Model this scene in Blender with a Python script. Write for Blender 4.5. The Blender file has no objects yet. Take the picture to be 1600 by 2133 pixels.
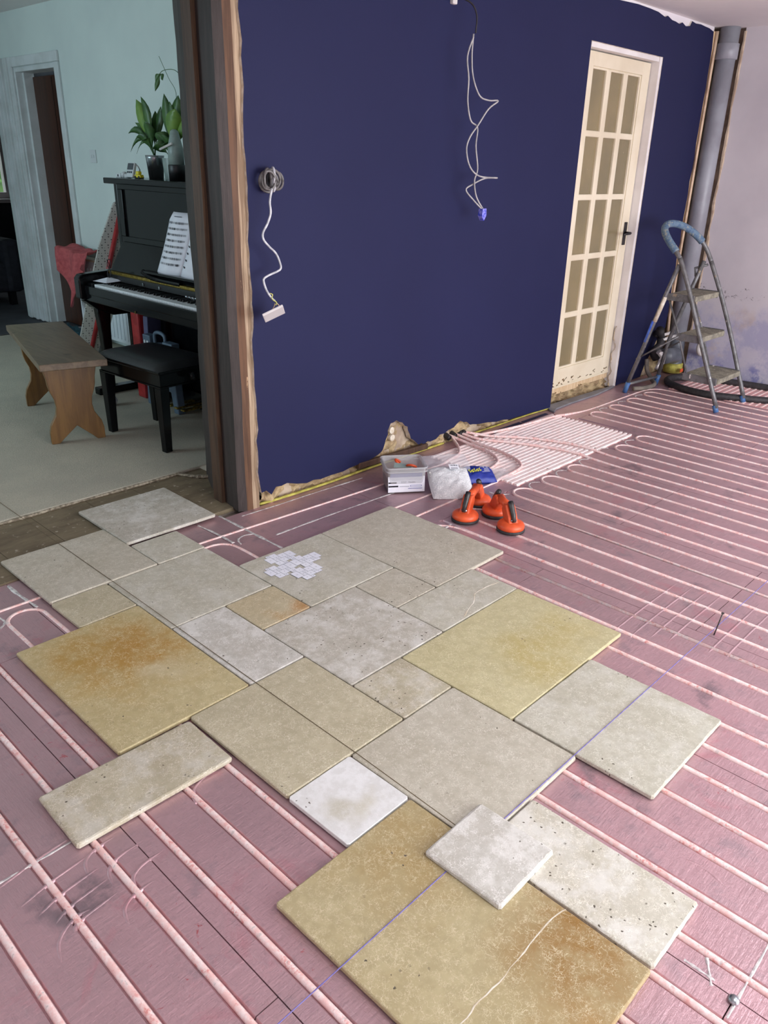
import bpy, bmesh, math, random
from mathutils import Vector, Matrix, noise as mnoise
random.seed(7)
C = bpy.context.scene.collection
SC = bpy.context.scene
PI = math.pi

# ------------------------------------------------------------------ camera, world, lights, exposure
cd = bpy.data.cameras.new('camera'); cam = bpy.data.objects.new('camera', cd); C.objects.link(cam)
cd.sensor_fit = 'HORIZONTAL'; cd.sensor_width = 36.0; cd.lens = 36.0 * 1635.63 / 1600.0
cd.clip_start = 0.02
_r = Vector((0.69324, -0.72030, 0.02432)); _d = Vector((-0.27633, -0.29681, -0.91408)); _f = Vector((0.66562, 0.62696, -0.40481))
cam.matrix_world = Matrix(((_r.x, -_d.x, -_f.x, -1.0946), (_r.y, -_d.y, -_f.y, -0.7159), (_r.z, -_d.z, -_f.z, 1.387), (0, 0, 0, 1)))
SC.camera = cam
w = bpy.data.worlds.new('world'); SC.world = w; w.use_nodes = True
_b = w.node_tree.nodes['Background']; _b.inputs[0].default_value = (0.80, 0.90, 1.0, 1); _b.inputs[1].default_value = 1.6
vs = SC.view_settings; vs.view_transform = 'Standard'; vs.look = 'None'; vs.gamma = 1.0; vs.exposure = 0.12; vs.use_curve_mapping = False

def area(name, loc, target, sx, sy, power, col):
    l = bpy.data.lights.new(name, 'AREA'); l.shape = 'RECTANGLE'; l.size = sx; l.size_y = sy; l.energy = power; l.color = col
    o = bpy.data.objects.new(name, l); C.objects.link(o); o.location = loc
    o.rotation_euler = (Vector(target) - Vector(loc)).to_track_quat('-Z', 'Y').to_euler()
    return o
# daylight entering through the wide garden doors, the side window and the roof windows of the extension
area('daylight_garden_doors', (1.6, -3.9, 1.15), (1.6, 2.0, 1.0), 4.4, 1.9, 225, (0.95, 0.975, 1.0))
area('daylight_roof_window', (2.6, -1.6, 2.62), (2.6, -1.6, 0.0), 1.6, 1.2, 25, (0.95, 0.98, 1.0))
area('daylight_roof_window', (0.2, -1.4, 2.62), (0.2, -1.4, 0.0), 1.6, 1.2, 25, (0.95, 0.98, 1.0))
area('daylight_music_room_window', (-2.05, 4.6, 1.45), (2.0, 4.6, 1.0), 1.7, 1.1, 30, (0.62, 0.88, 1.0))

# ------------------------------------------------------------------ helpers
def link(o, parent=None):
    C.objects.link(o)
    if parent is not None: o.parent = parent
    return o
def tag(o, label=None, cat=None, group=None, kind=None):
    if label: o['label'] = label
    if cat: o['category'] = cat
    if group: o['group'] = group
    if kind: o['kind'] = kind
    return o
def thing(name, label, cat, loc=(0, 0, 0), rz=0, group=None):
    o = bpy.data.objects.new(name, None); o.empty_display_size = 0.05; C.objects.link(o)
    o.location = loc; o.rotation_euler = (0, 0, rz)
    return tag(o, label, cat, group)

class MB:
    def __init__(s): s.v = []; s.f = []; s.m = []; s.M = Matrix.Identity(4)
    def add(s, vs_, fs, mi=0):
        b = len(s.v); s.v += [tuple(s.M @ Vector(v)) for v in vs_]
        s.f += [tuple(i + b for i in f) for f in fs]; s.m += [mi] * len(fs); return s
    def box(s, x0, x1, y0, y1, z0, z1, mi=0):
        return s.add([(x0, y0, z0), (x1, y0, z0), (x1, y1, z0), (x0, y1, z0), (x0, y0, z1), (x1, y0, z1), (x1, y1, z1), (x0, y1, z1)],
                     [(0, 3, 2, 1), (4, 5, 6, 7), (0, 1, 5, 4), (1, 2, 6, 5), (2, 3, 7, 6), (3, 0, 4, 7)], mi)
    def tube(s, pts, r, n=8, closed=False, caps=True, mi=0, flat=1.0):
        P = [Vector(p) for p in pts]; k = len(P); R = r if isinstance(r, (list, tuple)) else [r] * k
        rings = []; up = None
        for i in range(k):
            if closed: t = (P[(i + 1) % k] - P[i - 1])
            else: t = P[min(i + 1, k - 1)] - P[max(i - 1, 0)]
            t.normalize()
            if up is None:
                a = Vector((0, 0, 1)) if abs(t.z) < 0.9 else Vector((1, 0, 0))
                up = (a - t * a.dot(t)).normalized()
            else:
                up = (up - t * up.dot(t)).normalized()
            sd = t.cross(up)
            rings.append([P[i] + (sd * math.cos(2 * PI * j / n) + up * math.sin(2 * PI * j / n) * flat) * R[i] for j in range(n)])
        vs_ = [tuple(v) for rg in rings for v in rg]; fs = []
        for i in range(k if closed else k - 1):
            a = i * n; b = ((i + 1) % k) * n
            for j in range(n): fs.append((a + j, b + j, b + (j + 1) % n, a + (j + 1) % n))
        if caps and not closed: fs.append(tuple(range(n))); fs.append(tuple((k - 1) * n + j for j in reversed(range(n))))
        return s.add(vs_, fs, mi)
    def lathe(s, prof, n=24, cx=0, cy=0, mi=0):
        vs_ = []; fs = []; k = len(prof)
        for (r, z) in prof:
            for j in range(n): vs_.append((cx + r * math.cos(2 * PI * j / n), cy + r * math.sin(2 * PI * j / n), z))
        for i in range(k - 1):
            for j in range(n): fs.append((i * n + j, i * n + (j + 1) % n, (i + 1) * n + (j + 1) % n, (i + 1) * n + j))
        fs.append(tuple(reversed(range(n)))); fs.append(tuple((k - 1) * n + j for j in range(n)))
        return s.add(vs_, fs, mi)
    def prism(s, poly, axis, a, b, mi=0, side_mi=None):
        # poly: 2-D points; axis 'x': (y,z), 'y': (x,z), 'z': (x,y)
        def p3(p, t): return {'x': (t, p[0], p[1]), 'y': (p[0], t, p[1]), 'z': (p[0], p[1], t)}[axis]
        n = len(poly)
        vs_ = [p3(p, a) for p in poly] + [p3(p, b) for p in poly]
        ar = sum(poly[i][0] * poly[(i + 1) % n][1] - poly[(i + 1) % n][0] * poly[i][1] for i in range(n))
        s.add(vs_, [tuple(range(n)), tuple(range(2 * n - 1, n - 1, -1))], mi)
        b0 = len(s.v) - 2 * n
        for i in range(n):
            j = (i + 1) % n
            s.f.append((b0 + i, b0 + n + i, b0 + n + j, b0 + j)); s.m.append(mi if side_mi is None else side_mi)
        return s
    def obj(s, name, mats, parent=None, smooth=False, bevel=0.0, bseg=2, loc=None):
        me = bpy.data.meshes.new(name)
        v = s.v
        if loc is not None:
            L = Vector(loc); v = [tuple(Vector(q) - L) for q in s.v]
        me.from_pydata(v, [], s.f)
        if not isinstance(mats, (list, tuple)): mats = [mats]
        for m_ in mats: me.materials.append(m_)
        me.polygons.foreach_set('material_index', s.m)
        bm = bmesh.new(); bm.from_mesh(me)
        bmesh.ops.recalc_face_normals(bm, faces=bm.faces)
        if bevel > 0:
            es = [e for e in bm.edges if len(e.link_faces) == 2 and e.calc_face_angle(0) > 0.5]
            bmesh.ops.bevel(bm, geom=es, offset=bevel, segments=bseg, affect='EDGES', profile=0.5, clamp_overlap=True)
        bm.to_mesh(me); bm.free()
        if smooth: me.polygons.foreach_set('use_smooth', [True] * len(me.polygons))
        me.update()
        o = bpy.data.objects.new(name, me)
        if loc is not None: o.location = loc
        return link(o, parent)

def smooth_path(pts, sub=6):
    P = [Vector(p) for p in pts]; out = []
    for i in range(len(P) - 1):
        p0 = P[max(i - 1, 0)]; p1 = P[i]; p2 = P[i + 1]; p3 = P[min(i + 2, len(P) - 1)]
        for k in range(sub):
            t = k / sub
            out.append(0.5 * ((2 * p1) + (p2 - p0) * t + (2 * p0 - 5 * p1 + 4 * p2 - p3) * t * t + (3 * p1 - p0 - 3 * p2 + p3) * t ** 3))
    out.append(P[-1]); return out
def text_mesh(name, body, size, mat, parent, M, extr=0.0):
    cu = bpy.data.curves.new(name, 'FONT'); cu.body = body; cu.size = size; cu.extrude = extr; cu.resolution_u = 2
    t = bpy.data.objects.new(name, cu)
    me = bpy.data.meshes.new_from_object(t); bpy.data.objects.remove(t); bpy.data.curves.remove(cu)
    me.transform(M); me.materials.clear(); me.materials.append(mat); me.name = name
    return link(bpy.data.objects.new(name, me), parent)

# ------------------------------------------------------------------ materials
def srgb(r, g, b):
    f = lambda c: (c / 255 / 12.92) if c / 255 <= 0.04045 else ((c / 255 + 0.055) / 1.055) ** 2.4
    return (f(r), f(g), f(b), 1)
class NT:
    def __init__(s, name):
        s.mat = bpy.data.materials.new(name); s.mat.use_nodes = True; s.t = s.mat.node_tree; s.n = s.t.nodes; s.b = s.n['Principled BSDF']
        s.pos = s.n.new('ShaderNodeNewGeometry').outputs['Position']
    def L(s, a, b): s.t.links.new(a, b)
    def set(s, sock, v):
        if hasattr(v, 'is_output'): s.L(v, sock)
        else: sock.default_value = v
    def map(s, vec, scale=(1, 1, 1), rot=(0, 0, 0), loc=(0, 0, 0)):
        m = s.n.new('ShaderNodeMapping'); s.L(vec, m.inputs[0]); m.inputs[1].default_value = loc; m.inputs[2].default_value = rot; m.inputs[3].default_value = scale
        return m.outputs[0]
    def noise(s, scale, detail=4, rough=0.55, vec=None, dist=0.0, color=False):
        t = s.n.new('ShaderNodeTexNoise'); s.L(vec or s.pos, t.inputs['Vector']); t.inputs['Scale'].default_value = scale
        t.inputs['Detail'].default_value = detail; t.inputs['Roughness'].default_value = rough; t.inputs['Distortion'].default_value = dist
        return t.outputs['Color' if color else 'Fac']
    def voro(s, scale, feature='F1', vec=None, out='Distance', rnd=1.0):
        t = s.n.new('ShaderNodeTexVoronoi'); t.feature = feature; s.L(vec or s.pos, t.inputs['Vector']); t.inputs['Scale'].default_value = scale
        t.inputs['Randomness'].default_value = rnd
        return t.outputs[out]
    def wave(s, scale, vec=None, dirn='X', dist=0.0, detail=2):
        t = s.n.new('ShaderNodeTexWave'); s.L(vec or s.pos, t.inputs['Vector']); t.inputs['Scale'].default_value = scale
        t.bands_direction = dirn; t.inputs['Distortion'].default_value = dist; t.inputs['Detail'].default_value = detail
        return t.outputs['Fac']
    def rng(s, v, a, b, c=0.0, d=1.0, smooth=True):
        m = s.n.new('ShaderNodeMapRange'); m.interpolation_type = 'SMOOTHSTEP' if smooth else 'LINEAR'
        s.L(v, m.inputs[0])
        for i, x in enumerate((a, b, c, d)): m.inputs[i + 1].default_value = x
        return m.outputs[0]
    def math(s, op, a, b=0.0):
        m = s.n.new('ShaderNodeMath'); m.operation = op; s.set(m.inputs[0], a); s.set(m.inputs[1], b); return m.outputs[0]
    def mix(s, f, a, b):
        m = s.n.new('ShaderNodeMix'); m.data_type = 'RGBA'; s.set(m.inputs[0], f); s.set(m.inputs[6], a); s.set(m.inputs[7], b); return m.outputs[2]
    def vadd(s, a, b, op='ADD'):
        m = s.n.new('ShaderNodeVectorMath'); m.operation = op; s.set(m.inputs[0], a); s.set(m.inputs[1], b); return m.outputs['Value'] if op == 'DISTANCE' else m.outputs[0]
    def warp(s, scale, amt, detail=3):
        c = s.noise(scale, detail, color=True)
        c = s.vadd(c, (0.5, 0.5, 0.5), 'SUBTRACT')
        m = s.n.new('ShaderNodeVectorMath'); m.operation = 'SCALE'; s.L(c, m.inputs[0]); m.inputs['Scale'].default_value = amt
        return s.vadd(s.pos, m.outputs[0])
    def bump(s, h, strength=0.3, dist=0.01):
        b = s.n.new('ShaderNodeBump'); b.inputs['Strength'].default_value = strength; b.inputs['Distance'].default_value = dist; s.L(h, b.inputs['Height']); s.L(b.outputs[0], s.b.inputs['Normal'])
    def out(s, col, rough=0.5, metal=0.0, spec=None, **kw):
        s.set(s.b.inputs['Base Color'], col); s.set(s.b.inputs['Roughness'], rough); s.set(s.b.inputs['Metallic'], metal)
        if spec is not None: s.b.inputs['Specular IOR Level'].default_value = spec
        for k, v in kw.items(): s.set(s.b.inputs[k.replace('_', ' ')], v)
        return s.mat
def simple(name, c1, c2=None, scale=20, rough=0.5, metal=0.0, bump=0.0, stretch=(1, 1, 1), detail=4, spec=None, bdist=0.004, **kw):
    t = NT(name); v = t.map(t.pos, stretch)
    nz = t.noise(scale, detail, vec=v)
    col = t.mix(t.rng(nz, 0.35, 0.65), c1, c2 or c1)
    if bump: t.bump(nz, bump, bdist)
    return t.out(col, rough, metal, spec, **kw)

def stone(name, base, alt, vein=0.35, pit=0.4, stains=(), white=0.0, seed=0.0):
    t = NT(name)
    p0 = t.map(t.pos, loc=(seed, seed * 0.7, 0))
    n1 = t.noise(5, 7, 0.6, p0); n2 = t.noise(38, 5, 0.65, p0)
    col = t.mix(t.rng(n1, 0.36, 0.66), base, alt)
    dk = (base[0] * 0.70, base[1] * 0.68, base[2] * 0.64, 1); lt = (min(0.9, alt[0] * 1.30 + 0.14), min(0.9, alt[1] * 1.32 + 0.14), min(0.9, alt[2] * 1.4 + 0.14), 1)
    col = t.mix(t.math('MULTIPLY', t.rng(n2, 0.60, 0.40), 0.35), col, dk)
    for (x, y, r, sc, amt) in stains:
        d = t.vadd(t.warp(9, 0.16), (x, y, 0.016), 'DISTANCE')
        m = t.math('MULTIPLY', t.rng(d, r, r * 0.15), amt)
        m = t.math('MULTIPLY', m, t.rng(t.noise(14, 6, 0.65), 0.28, 0.62, 0.35, 1.0))
        col = t.mix(m, col, sc)
    wv = t.warp(30, 0.05, 4)
    e = t.voro(88, 'DISTANCE_TO_EDGE', wv)
    v1 = t.math('MULTIPLY', t.rng(e, 0.055, 0.010), t.rng(t.noise(30, 5, 0.75), 0.44, 0.58))
    wv2 = t.warp(60, 0.03, 3)
    e2 = t.voro(170, 'DISTANCE_TO_EDGE', wv2)
    v2 = t.math('MULTIPLY', t.rng(e2, 0.07, 0.012), t.rng(t.noise(48, 4, 0.75), 0.47, 0.60))
    veins = t.math('MAXIMUM', v1, v2)
    fl = t.math('MULTIPLY', t.rng(t.voro(75), 0.26, 0.18), t.rng(t.noise(9, 2), 0.5, 0.64))
    col = t.mix(t.math('MULTIPLY', veins, min(1.0, vein * 1.35)), col, lt)
    col = t.mix(t.math('MULTIPLY', fl, vein * 0.45), col, lt)
    if white > 0:
        wm = t.math('MULTIPLY', t.rng(t.noise(11, 6, 0.7), 0.44, 0.66), white)
        col = t.mix(wm, col, srgb(226, 224, 218))
    pv = t.voro(52, vec=t.warp(70, 0.012, 2))
    pm_ = t.math('MULTIPLY', t.rng(pv, 0.17, 0.09), t.rng(t.noise(6.5, 3), 0.60 - pit * 0.16, 0.68 - pit * 0.14))
    col = t.mix(pm_, col, srgb(92, 84, 72))
    h = t.math('SUBTRACT', t.math('ADD', t.math('MULTIPLY', n2, 0.35), t.math('MULTIPLY', veins, 0.12)), t.math('MULTIPLY', pm_, 1.2))
    t.bump(h, 0.35, 0.004)
    return t.out(col, 0.52, 0.0, 0.35)

def foil_mat():
    t = NT('pink_foil')
    n1 = t.noise(1.7, 6, 0.6); n2 = t.noise(9, 6, 0.65); n5 = t.noise(42, 5, 0.7)
    st = t.map(t.pos, (70, 9, 9), rot=(0, 0, 0.7)); n3 = t.noise(1.6, 5, 0.7, st)
    st2 = t.map(t.pos, (9, 80, 9), rot=(0, 0, 0.35)); n4 = t.noise(1.4, 4, 0.7, st2)
    col = t.mix(t.rng(n1, 0.36, 0.64), srgb(192, 160, 165), srgb(206, 168, 174))
    col = t.mix(t.math('MULTIPLY', t.rng(n2, 0.52, 0.70), 0.6), col, srgb(160, 142, 148))
    col = t.mix(t.math('MULTIPLY', t.rng(t.noise(4, 5, 0.7, dist=1.0), 0.56, 0.70), 0.5), col, srgb(206, 142, 150))
    gm = t.math('MULTIPLY', t.rng(t.noise(3.4, 3, 0.5), 0.60, 0.68), t.rng(n2, 0.42, 0.6))
    col = t.mix(t.math('MULTIPLY', gm, 0.7), col, srgb(132, 118, 124))
    rd = t.math('MULTIPLY', t.rng(t.noise(16, 6, 0.75, dist=2.0), 0.63, 0.70), t.rng(t.noise(2.6, 2), 0.48, 0.58))
    col = t.mix(t.math('MULTIPLY', rd, 0.75), col, srgb(190, 74, 78))
    col = t.mix(t.math('MULTIPLY', t.rng(n3, 0.60, 0.78), 0.30), col, srgb(232, 216, 218))
    col = t.mix(t.math('MULTIPLY', t.rng(n5, 0.56, 0.72), 0.30), col, srgb(160, 138, 144))
    h = t.math('ADD', t.math('MULTIPLY', n3, 0.5), t.math('ADD', t.math('MULTIPLY', n4, 0.35), t.math('ADD', t.math('MULTIPLY', n2, 0.9), t.math('MULTIPLY', n5, 0.35))))
    t.bump(h, 0.45, 0.008)
    return t.out(col, t.rng(n2, 0.3, 0.7, 0.28, 0.44), 0.55, 0.5)
def pipe_mat():
    t = NT('pink_dusted_pipe')
    n1 = t.noise(30, 6, 0.75); n2 = t.noise(90, 5, 0.7)
    n3 = t.noise(9, 4, 0.6)
    col = t.mix(t.rng(n1, 0.38, 0.62), srgb(240, 198, 192), srgb(246, 228, 224))
    col = t.mix(t.math('MULTIPLY', t.rng(n2, 0.50, 0.62), t.rng(n3, 0.45, 0.6, 0.10, 0.7)), col, srgb(216, 122, 114))
    col = t.mix(t.math('MULTIPLY', t.rng(t.noise(60, 4), 0.60, 0.68), 0.6), col, srgb(188, 176, 172))
    t.bump(n2, 0.3, 0.002)
    return t.out(col, 0.34, 0.0, 0.6)
def wood(name, c1, c2, scale=5, stretch=(12, 12, 0.7), rough=0.5, spec=0.4, knots=None, bump=0.15):
    t = NT(name); v = t.map(t.pos, stretch)
    n = t.noise(scale, 6, 0.6, v, dist=0.6); n2 = t.noise(scale * 5, 4, 0.6, v)
    col = t.mix(t.rng(n, 0.35, 0.65), c1, c2)
    col = t.mix(t.math('MULTIPLY', t.rng(n2, 0.55, 0.75), 0.45), col, (c1[0] * 0.5, c1[1] * 0.45, c1[2] * 0.4, 1))
    if knots is not None:
        k = t.rng(t.voro(4.2), 0.13, 0.05); col = t.mix(t.math('MULTIPLY', k, 0.75), col, knots)
    t.bump(n2, bump, 0.003)
    return t.out(col, rough, 0.0, spec)
def wall_mat(name, c, rough=0.7, spot=None, spec=0.3):
    t = NT(name); n = t.noise(1.3, 4); n2 = t.noise(120, 3)
    d = (c[0] * 0.88, c[1] * 0.88, c[2] * 0.9, 1)
    col = t.mix(t.rng(n, 0.3, 0.7), c, d)
    t.bump(n2, 0.08, 0.002)
    return t.out(col, rough, 0.0, spec)

M = {}
M['foil'] = foil_mat(); M['pipe'] = pipe_mat()
M['blue'] = wall_mat('navy_paint', srgb(30, 34, 70), 0.6, spec=0.2)
M['plaster'] = simple('white_plaster_edge', srgb(226, 219, 205), srgb(196, 182, 158), 30, 0.85, bump=0.4)
M['white_paint'] = wall_mat('white_paint', srgb(232, 226, 228), 0.75)
M['ceil'] = wall_mat('ceiling_paint', srgb(236, 232, 230), 0.8)
def right_wall():
    t = NT('skimmed_wall'); n = t.noise(1.5, 5); n2 = t.noise(5, 6, 0.7)
    col = t.mix(t.rng(n, 0.3, 0.7), srgb(208, 202, 206), srgb(190, 184, 190))
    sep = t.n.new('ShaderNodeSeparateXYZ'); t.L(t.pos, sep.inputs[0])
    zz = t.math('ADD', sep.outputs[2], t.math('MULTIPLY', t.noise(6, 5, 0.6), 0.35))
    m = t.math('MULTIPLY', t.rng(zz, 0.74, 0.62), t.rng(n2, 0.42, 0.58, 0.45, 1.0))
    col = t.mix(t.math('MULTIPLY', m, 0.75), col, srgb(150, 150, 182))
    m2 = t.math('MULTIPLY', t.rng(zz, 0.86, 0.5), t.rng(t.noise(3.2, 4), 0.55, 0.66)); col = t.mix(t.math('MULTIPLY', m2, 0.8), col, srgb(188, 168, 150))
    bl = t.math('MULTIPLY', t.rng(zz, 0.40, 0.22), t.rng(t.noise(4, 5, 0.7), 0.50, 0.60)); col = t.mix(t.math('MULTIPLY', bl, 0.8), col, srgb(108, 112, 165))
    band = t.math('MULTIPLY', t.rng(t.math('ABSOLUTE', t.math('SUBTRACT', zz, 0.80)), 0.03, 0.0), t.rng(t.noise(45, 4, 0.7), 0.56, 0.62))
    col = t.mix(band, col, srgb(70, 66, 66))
    t.bump(n2, 0.1, 0.004)
    return t.out(col, 0.8, 0.0, 0.25)
M['rwall'] = right_wall()
M['far_wall'] = wall_mat('pale_green_wall', srgb(214, 226, 222), 0.75)
M['rubble'] = simple('exposed_rubble', srgb(190, 168, 130), srgb(138, 116, 88), 16, 0.95, bump=0.9, detail=7, bdist=0.02)
M['chase'] = simple('raw_plaster_chase', srgb(196, 178, 156), srgb(160, 140, 122), 12, 0.95, bump=0.6)
M['crumb'] = simple('dirty_adhesive', srgb(176, 166, 146), srgb(112, 102, 86), 60, 0.95, bump=0.8)
M['screed'] = simple('screed', srgb(128, 118, 108), srgb(104, 96, 90), 12, 0.9)
M['crust'] = simple('torn_foil_edge', srgb(240, 236, 232), srgb(190, 184, 184), 60, 0.4, 0.3, bump=0.5)
M['pinkboard'] = simple('pink_ridged_board', srgb(232, 172, 170), srgb(236, 192, 188), 9, 0.6, bump=0.1, detail=6)
M['ridge'] = simple('white_ridge', srgb(252, 240, 237), srgb(248, 226, 222), 22, 0.5)
M['dark_seam'] = simple('dark_slot', srgb(48, 48, 78), srgb(40, 40, 60), 20, 0.7)
def carpet():
    t = NT('grey_beige_carpet'); n = t.noise(260, 3, 0.7); n2 = t.noise(2.2, 5)
    col = t.mix(t.rng(n2, 0.3, 0.7), srgb(196, 190, 172), srgb(180, 175, 160))
    col = t.mix(t.math('MULTIPLY', t.rng(n, 0.4, 0.65), 0.45), col, srgb(140, 136, 124))
    t.bump(n, 0.6, 0.006); return t.out(col, 0.98, 0.0, 0.1)
M['carpet'] = carpet()
def dirty_board():
    t = NT('dirty_floorboard'); n = t.noise(4, 6, 0.65, t.map(t.pos, (1.0, 3.2, 1))); n2 = t.noise(40, 4)
    col = t.mix(t.rng(n, 0.35, 0.65), srgb(126, 114, 92), srgb(104, 92, 74))
    col = t.mix(t.math('MULTIPLY', t.rng(n2, 0.62, 0.72), 0.6), col, srgb(186, 178, 160))
    t.bump(n2, 0.2, 0.003); return t.out(col, 0.8, 0.0, 0.25)
M['board'] = dirty_board()
M['post_dark'] = wood('dark_stained_oak', srgb(66, 58, 55), srgb(50, 44, 42), 4, (10, 10, 1.0), 0.6, bump=0.3)
M['post_brown'] = wood('brown_oak', srgb(90, 68, 52), srgb(66, 48, 36), 4, (10, 10, 0.8), 0.6, bump=0.3)
def post_front():
    t = NT('split_oak_face'); v = t.map(t.pos, (14, 14, 0.9)); n = t.noise(4, 6, 0.6, v)
    col = t.mix(t.rng(n, 0.35, 0.65), srgb(104, 74, 52), srgb(76, 52, 36))
    ch = t.math('MULTIPLY', t.rng(t.noise(3, 6, 0.75, t.map(t.pos, (22, 22, 2.4))), 0.64, 0.68), t.rng(t.noise(2, 2), 0.45, 0.6))
    col = t.mix(ch, col, srgb(226, 190, 148)); t.bump(n, 0.3, 0.004); return t.out(col, 0.6, 0.0, 0.35)
M['post_front'] = post_front()
M['post_pale'] = wood('pale_lath_and_plaster', srgb(182, 160, 134), srgb(134, 112, 90), 4, (16, 16, 0.8), 0.8, bump=0.3)
M['door_cream'] = simple('cream_gloss_paint', srgb(226, 216, 192), srgb(214, 202, 176), 3, 0.35, bump=0.05)
M['frame_white'] = simple('white_frame_paint', srgb(232, 228, 226), srgb(216, 210, 208), 4, 0.5)
def pane_mat():
    t = NT('obscured_glass'); v = t.map(t.pos, (40, 40, 3)); n = t.noise(3, 4, 0.6, v)
    col = t.mix(t.rng(t.noise(2.5, 3), 0.3, 0.7), srgb(138, 124, 92), srgb(122, 112, 86))
    sp = t.rng(t.noise(60, 2, vec=t.map(t.pos, (1, 1, 0.35))), 0.74, 0.78); col = t.mix(t.math('MULTIPLY', sp, 0.6), col, srgb(196, 188, 160))
    t.bump(n, 0.35, 0.004); return t.out(col, 0.22, 0.0, 0.5)
M['pane'] = pane_mat()
M['black_iron'] = simple('black_iron', srgb(32, 30, 34), srgb(48, 46, 50), 40, 0.45, 0.4)
M['pvc_grey'] = simple('grey_pvc_pipe', srgb(150, 152, 160), srgb(134, 134, 142), 6, 0.4, bump=0.05)
M['pvc_dark'] = simple('dark_grey_pvc', srgb(104, 108, 116), srgb(86, 90, 98), 8, 0.4)
M['copper'] = simple('copper_pipe', srgb(206, 180, 152), srgb(176, 148, 122), 12, 0.5, 0.15)
M['white_pipe'] = simple('white_plastic', srgb(222, 220, 216), srgb(206, 200, 196), 12, 0.45)
M['timber_raw'] = wood('raw_pine', srgb(214, 190, 156), srgb(196, 168, 130), 4, (12, 12, 0.9), 0.7)
M['yellow'] = simple('yellow_edge_foam', srgb(196, 190, 92), srgb(156, 148, 66), 25, 0.7)
M['black_rubber'] = simple('black_rubber', srgb(34, 32, 34), srgb(48, 46, 48), 40, 0.6, bump=0.2)
M['grey_sheet'] = simple('grey_membrane', srgb(128, 128, 134), srgb(110, 110, 116), 10, 0.55)
def ladder_mat():
    t = NT('paint_splashed_steel'); n = t.noise(30, 4, 0.6)
    col = t.mix(t.rng(n, 0.35, 0.65), srgb(122, 122, 124), srgb(98, 98, 98))
    sp = t.rng(t.noise(26, 3, 0.6, t.map(t.pos, (1, 1, 0.5))), 0.66, 0.70); col = t.mix(sp, col, srgb(230, 226, 222))
    col = t.mix(t.math('MULTIPLY', t.rng(t.noise(18, 3), 0.66, 0.7), 0.6), col, srgb(176, 158, 130))
    t.bump(n, 0.15, 0.002); return t.out(col, 0.45, 0.35, 0.5)
M['ladder'] = ladder_mat()
def sleeve():
    t = NT('worn_blue_foam'); n = t.noise(40, 4, 0.7)
    col = t.mix(t.rng(n, 0.4, 0.55), srgb(72, 98, 128), srgb(96, 120, 140))
    col = t.mix(t.math('MULTIPLY', t.rng(t.noise(28, 5, 0.7), 0.54, 0.62), 0.8), col, srgb(150, 152, 140))
    t.bump(n, 0.3, 0.003); return t.out(col, 0.7)
M['sleeve'] = sleeve()
def tread():
    t = NT('dusty_grey_tread'); n = t.noise(22, 6, 0.7)
    col = t.mix(t.rng(n, 0.38, 0.62), srgb(150, 146, 128), srgb(116, 112, 100))
    col = t.mix(t.rng(t.noise(60, 3), 0.66, 0.7), col, srgb(206, 200, 186)); t.bump(n, 0.3, 0.003); return t.out(col, 0.8)
M['tread'] = tread()
M['blue_tip'] = simple('blue_plastic_tip', srgb(58, 98, 156), srgb(78, 116, 160), 30, 0.5)
M['blue_tape'] = simple('blue_paint_patch', srgb(48, 88, 200), srgb(84, 120, 210), 40, 0.5)
M['hose'] = simple('black_hose', srgb(40, 38, 40), srgb(56, 54, 56), 50, 0.55, bump=0.2)
M['hose_grey'] = simple('grey_dusty_hose', srgb(132, 124, 114), srgb(110, 104, 96), 20, 0.7)
M['orange'] = simple('orange_plastic', srgb(226, 92, 46), srgb(206, 78, 38), 25, 0.42, bump=0.05)
M['lever'] = simple('grey_metal_lever', srgb(86, 84, 82), srgb(56, 54, 54), 40, 0.4, 0.6)
M['paper'] = simple('white_paper', srgb(236, 237, 244), srgb(228, 229, 238), 12, 0.8)
M['ink'] = simple('grey_ink', srgb(92, 96, 108), None, 10, 0.9)
M['ink_dark'] = simple('black_ink', srgb(40, 40, 48), None, 10, 0.9)
M['ink_blue'] = simple('blue_print', srgb(30, 48, 140), srgb(38, 56, 150), 10, 0.5)
M['ink_yellow'] = simple('yellow_print', srgb(214, 214, 60), None, 10, 0.5)
def clear_plastic(name, col, rough, trans, alpha):
    t = NT(name); n = t.noise(18, 3); t.bump(n, 0.1, 0.003)
    m_ = t.out(col, rough, 0.0, 0.5); t.b.inputs['Transmission Weight'].default_value = trans; t.b.inputs['Alpha'].default_value = alpha; t.b.inputs['IOR'].default_value = 1.3
    return m_
M['tub'] = clear_plastic('translucent_tub', srgb(214, 214, 216), 0.25, 0.3, 0.45)
M['film'] = clear_plastic('clear_film', srgb(236, 236, 240), 0.12, 0.3, 0.28)
def crystals():
    t = NT('bag_of_white_clips'); n = t.voro(150, vec=t.warp(60, 0.03)); n2 = t.noise(40, 4, 0.7)
    col = t.mix(t.rng(n, 0.1, 0.6), srgb(248, 248, 248), srgb(220, 222, 224)); t.bump(t.math('ADD', n, n2), 0.5, 0.004)
    return t.out(col, 0.25, 0.0, 0.6)
M['clips'] = crystals()
M['tub_fill'] = simple('brown_contents', srgb(150, 134, 112), srgb(120, 104, 88), 22, 0.8, bump=0.3)
M['piano'] = simple('black_lacquer', srgb(14, 15, 17), srgb(18, 19, 21), 4, 0.13, spec=0.2)
M['piano_dark'] = simple('black_satin', srgb(16, 16, 18), srgb(22, 22, 24), 6, 0.4)
M['ivory'] = simple('ivory_key', srgb(236, 240, 242), srgb(228, 232, 234), 6, 0.3)
M['ebony'] = simple('ebony_key', srgb(14, 14, 16), None, 6, 0.3)
M['brass'] = simple('brass', srgb(176, 150, 70), srgb(120, 100, 44), 60, 0.4, 0.8)
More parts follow.
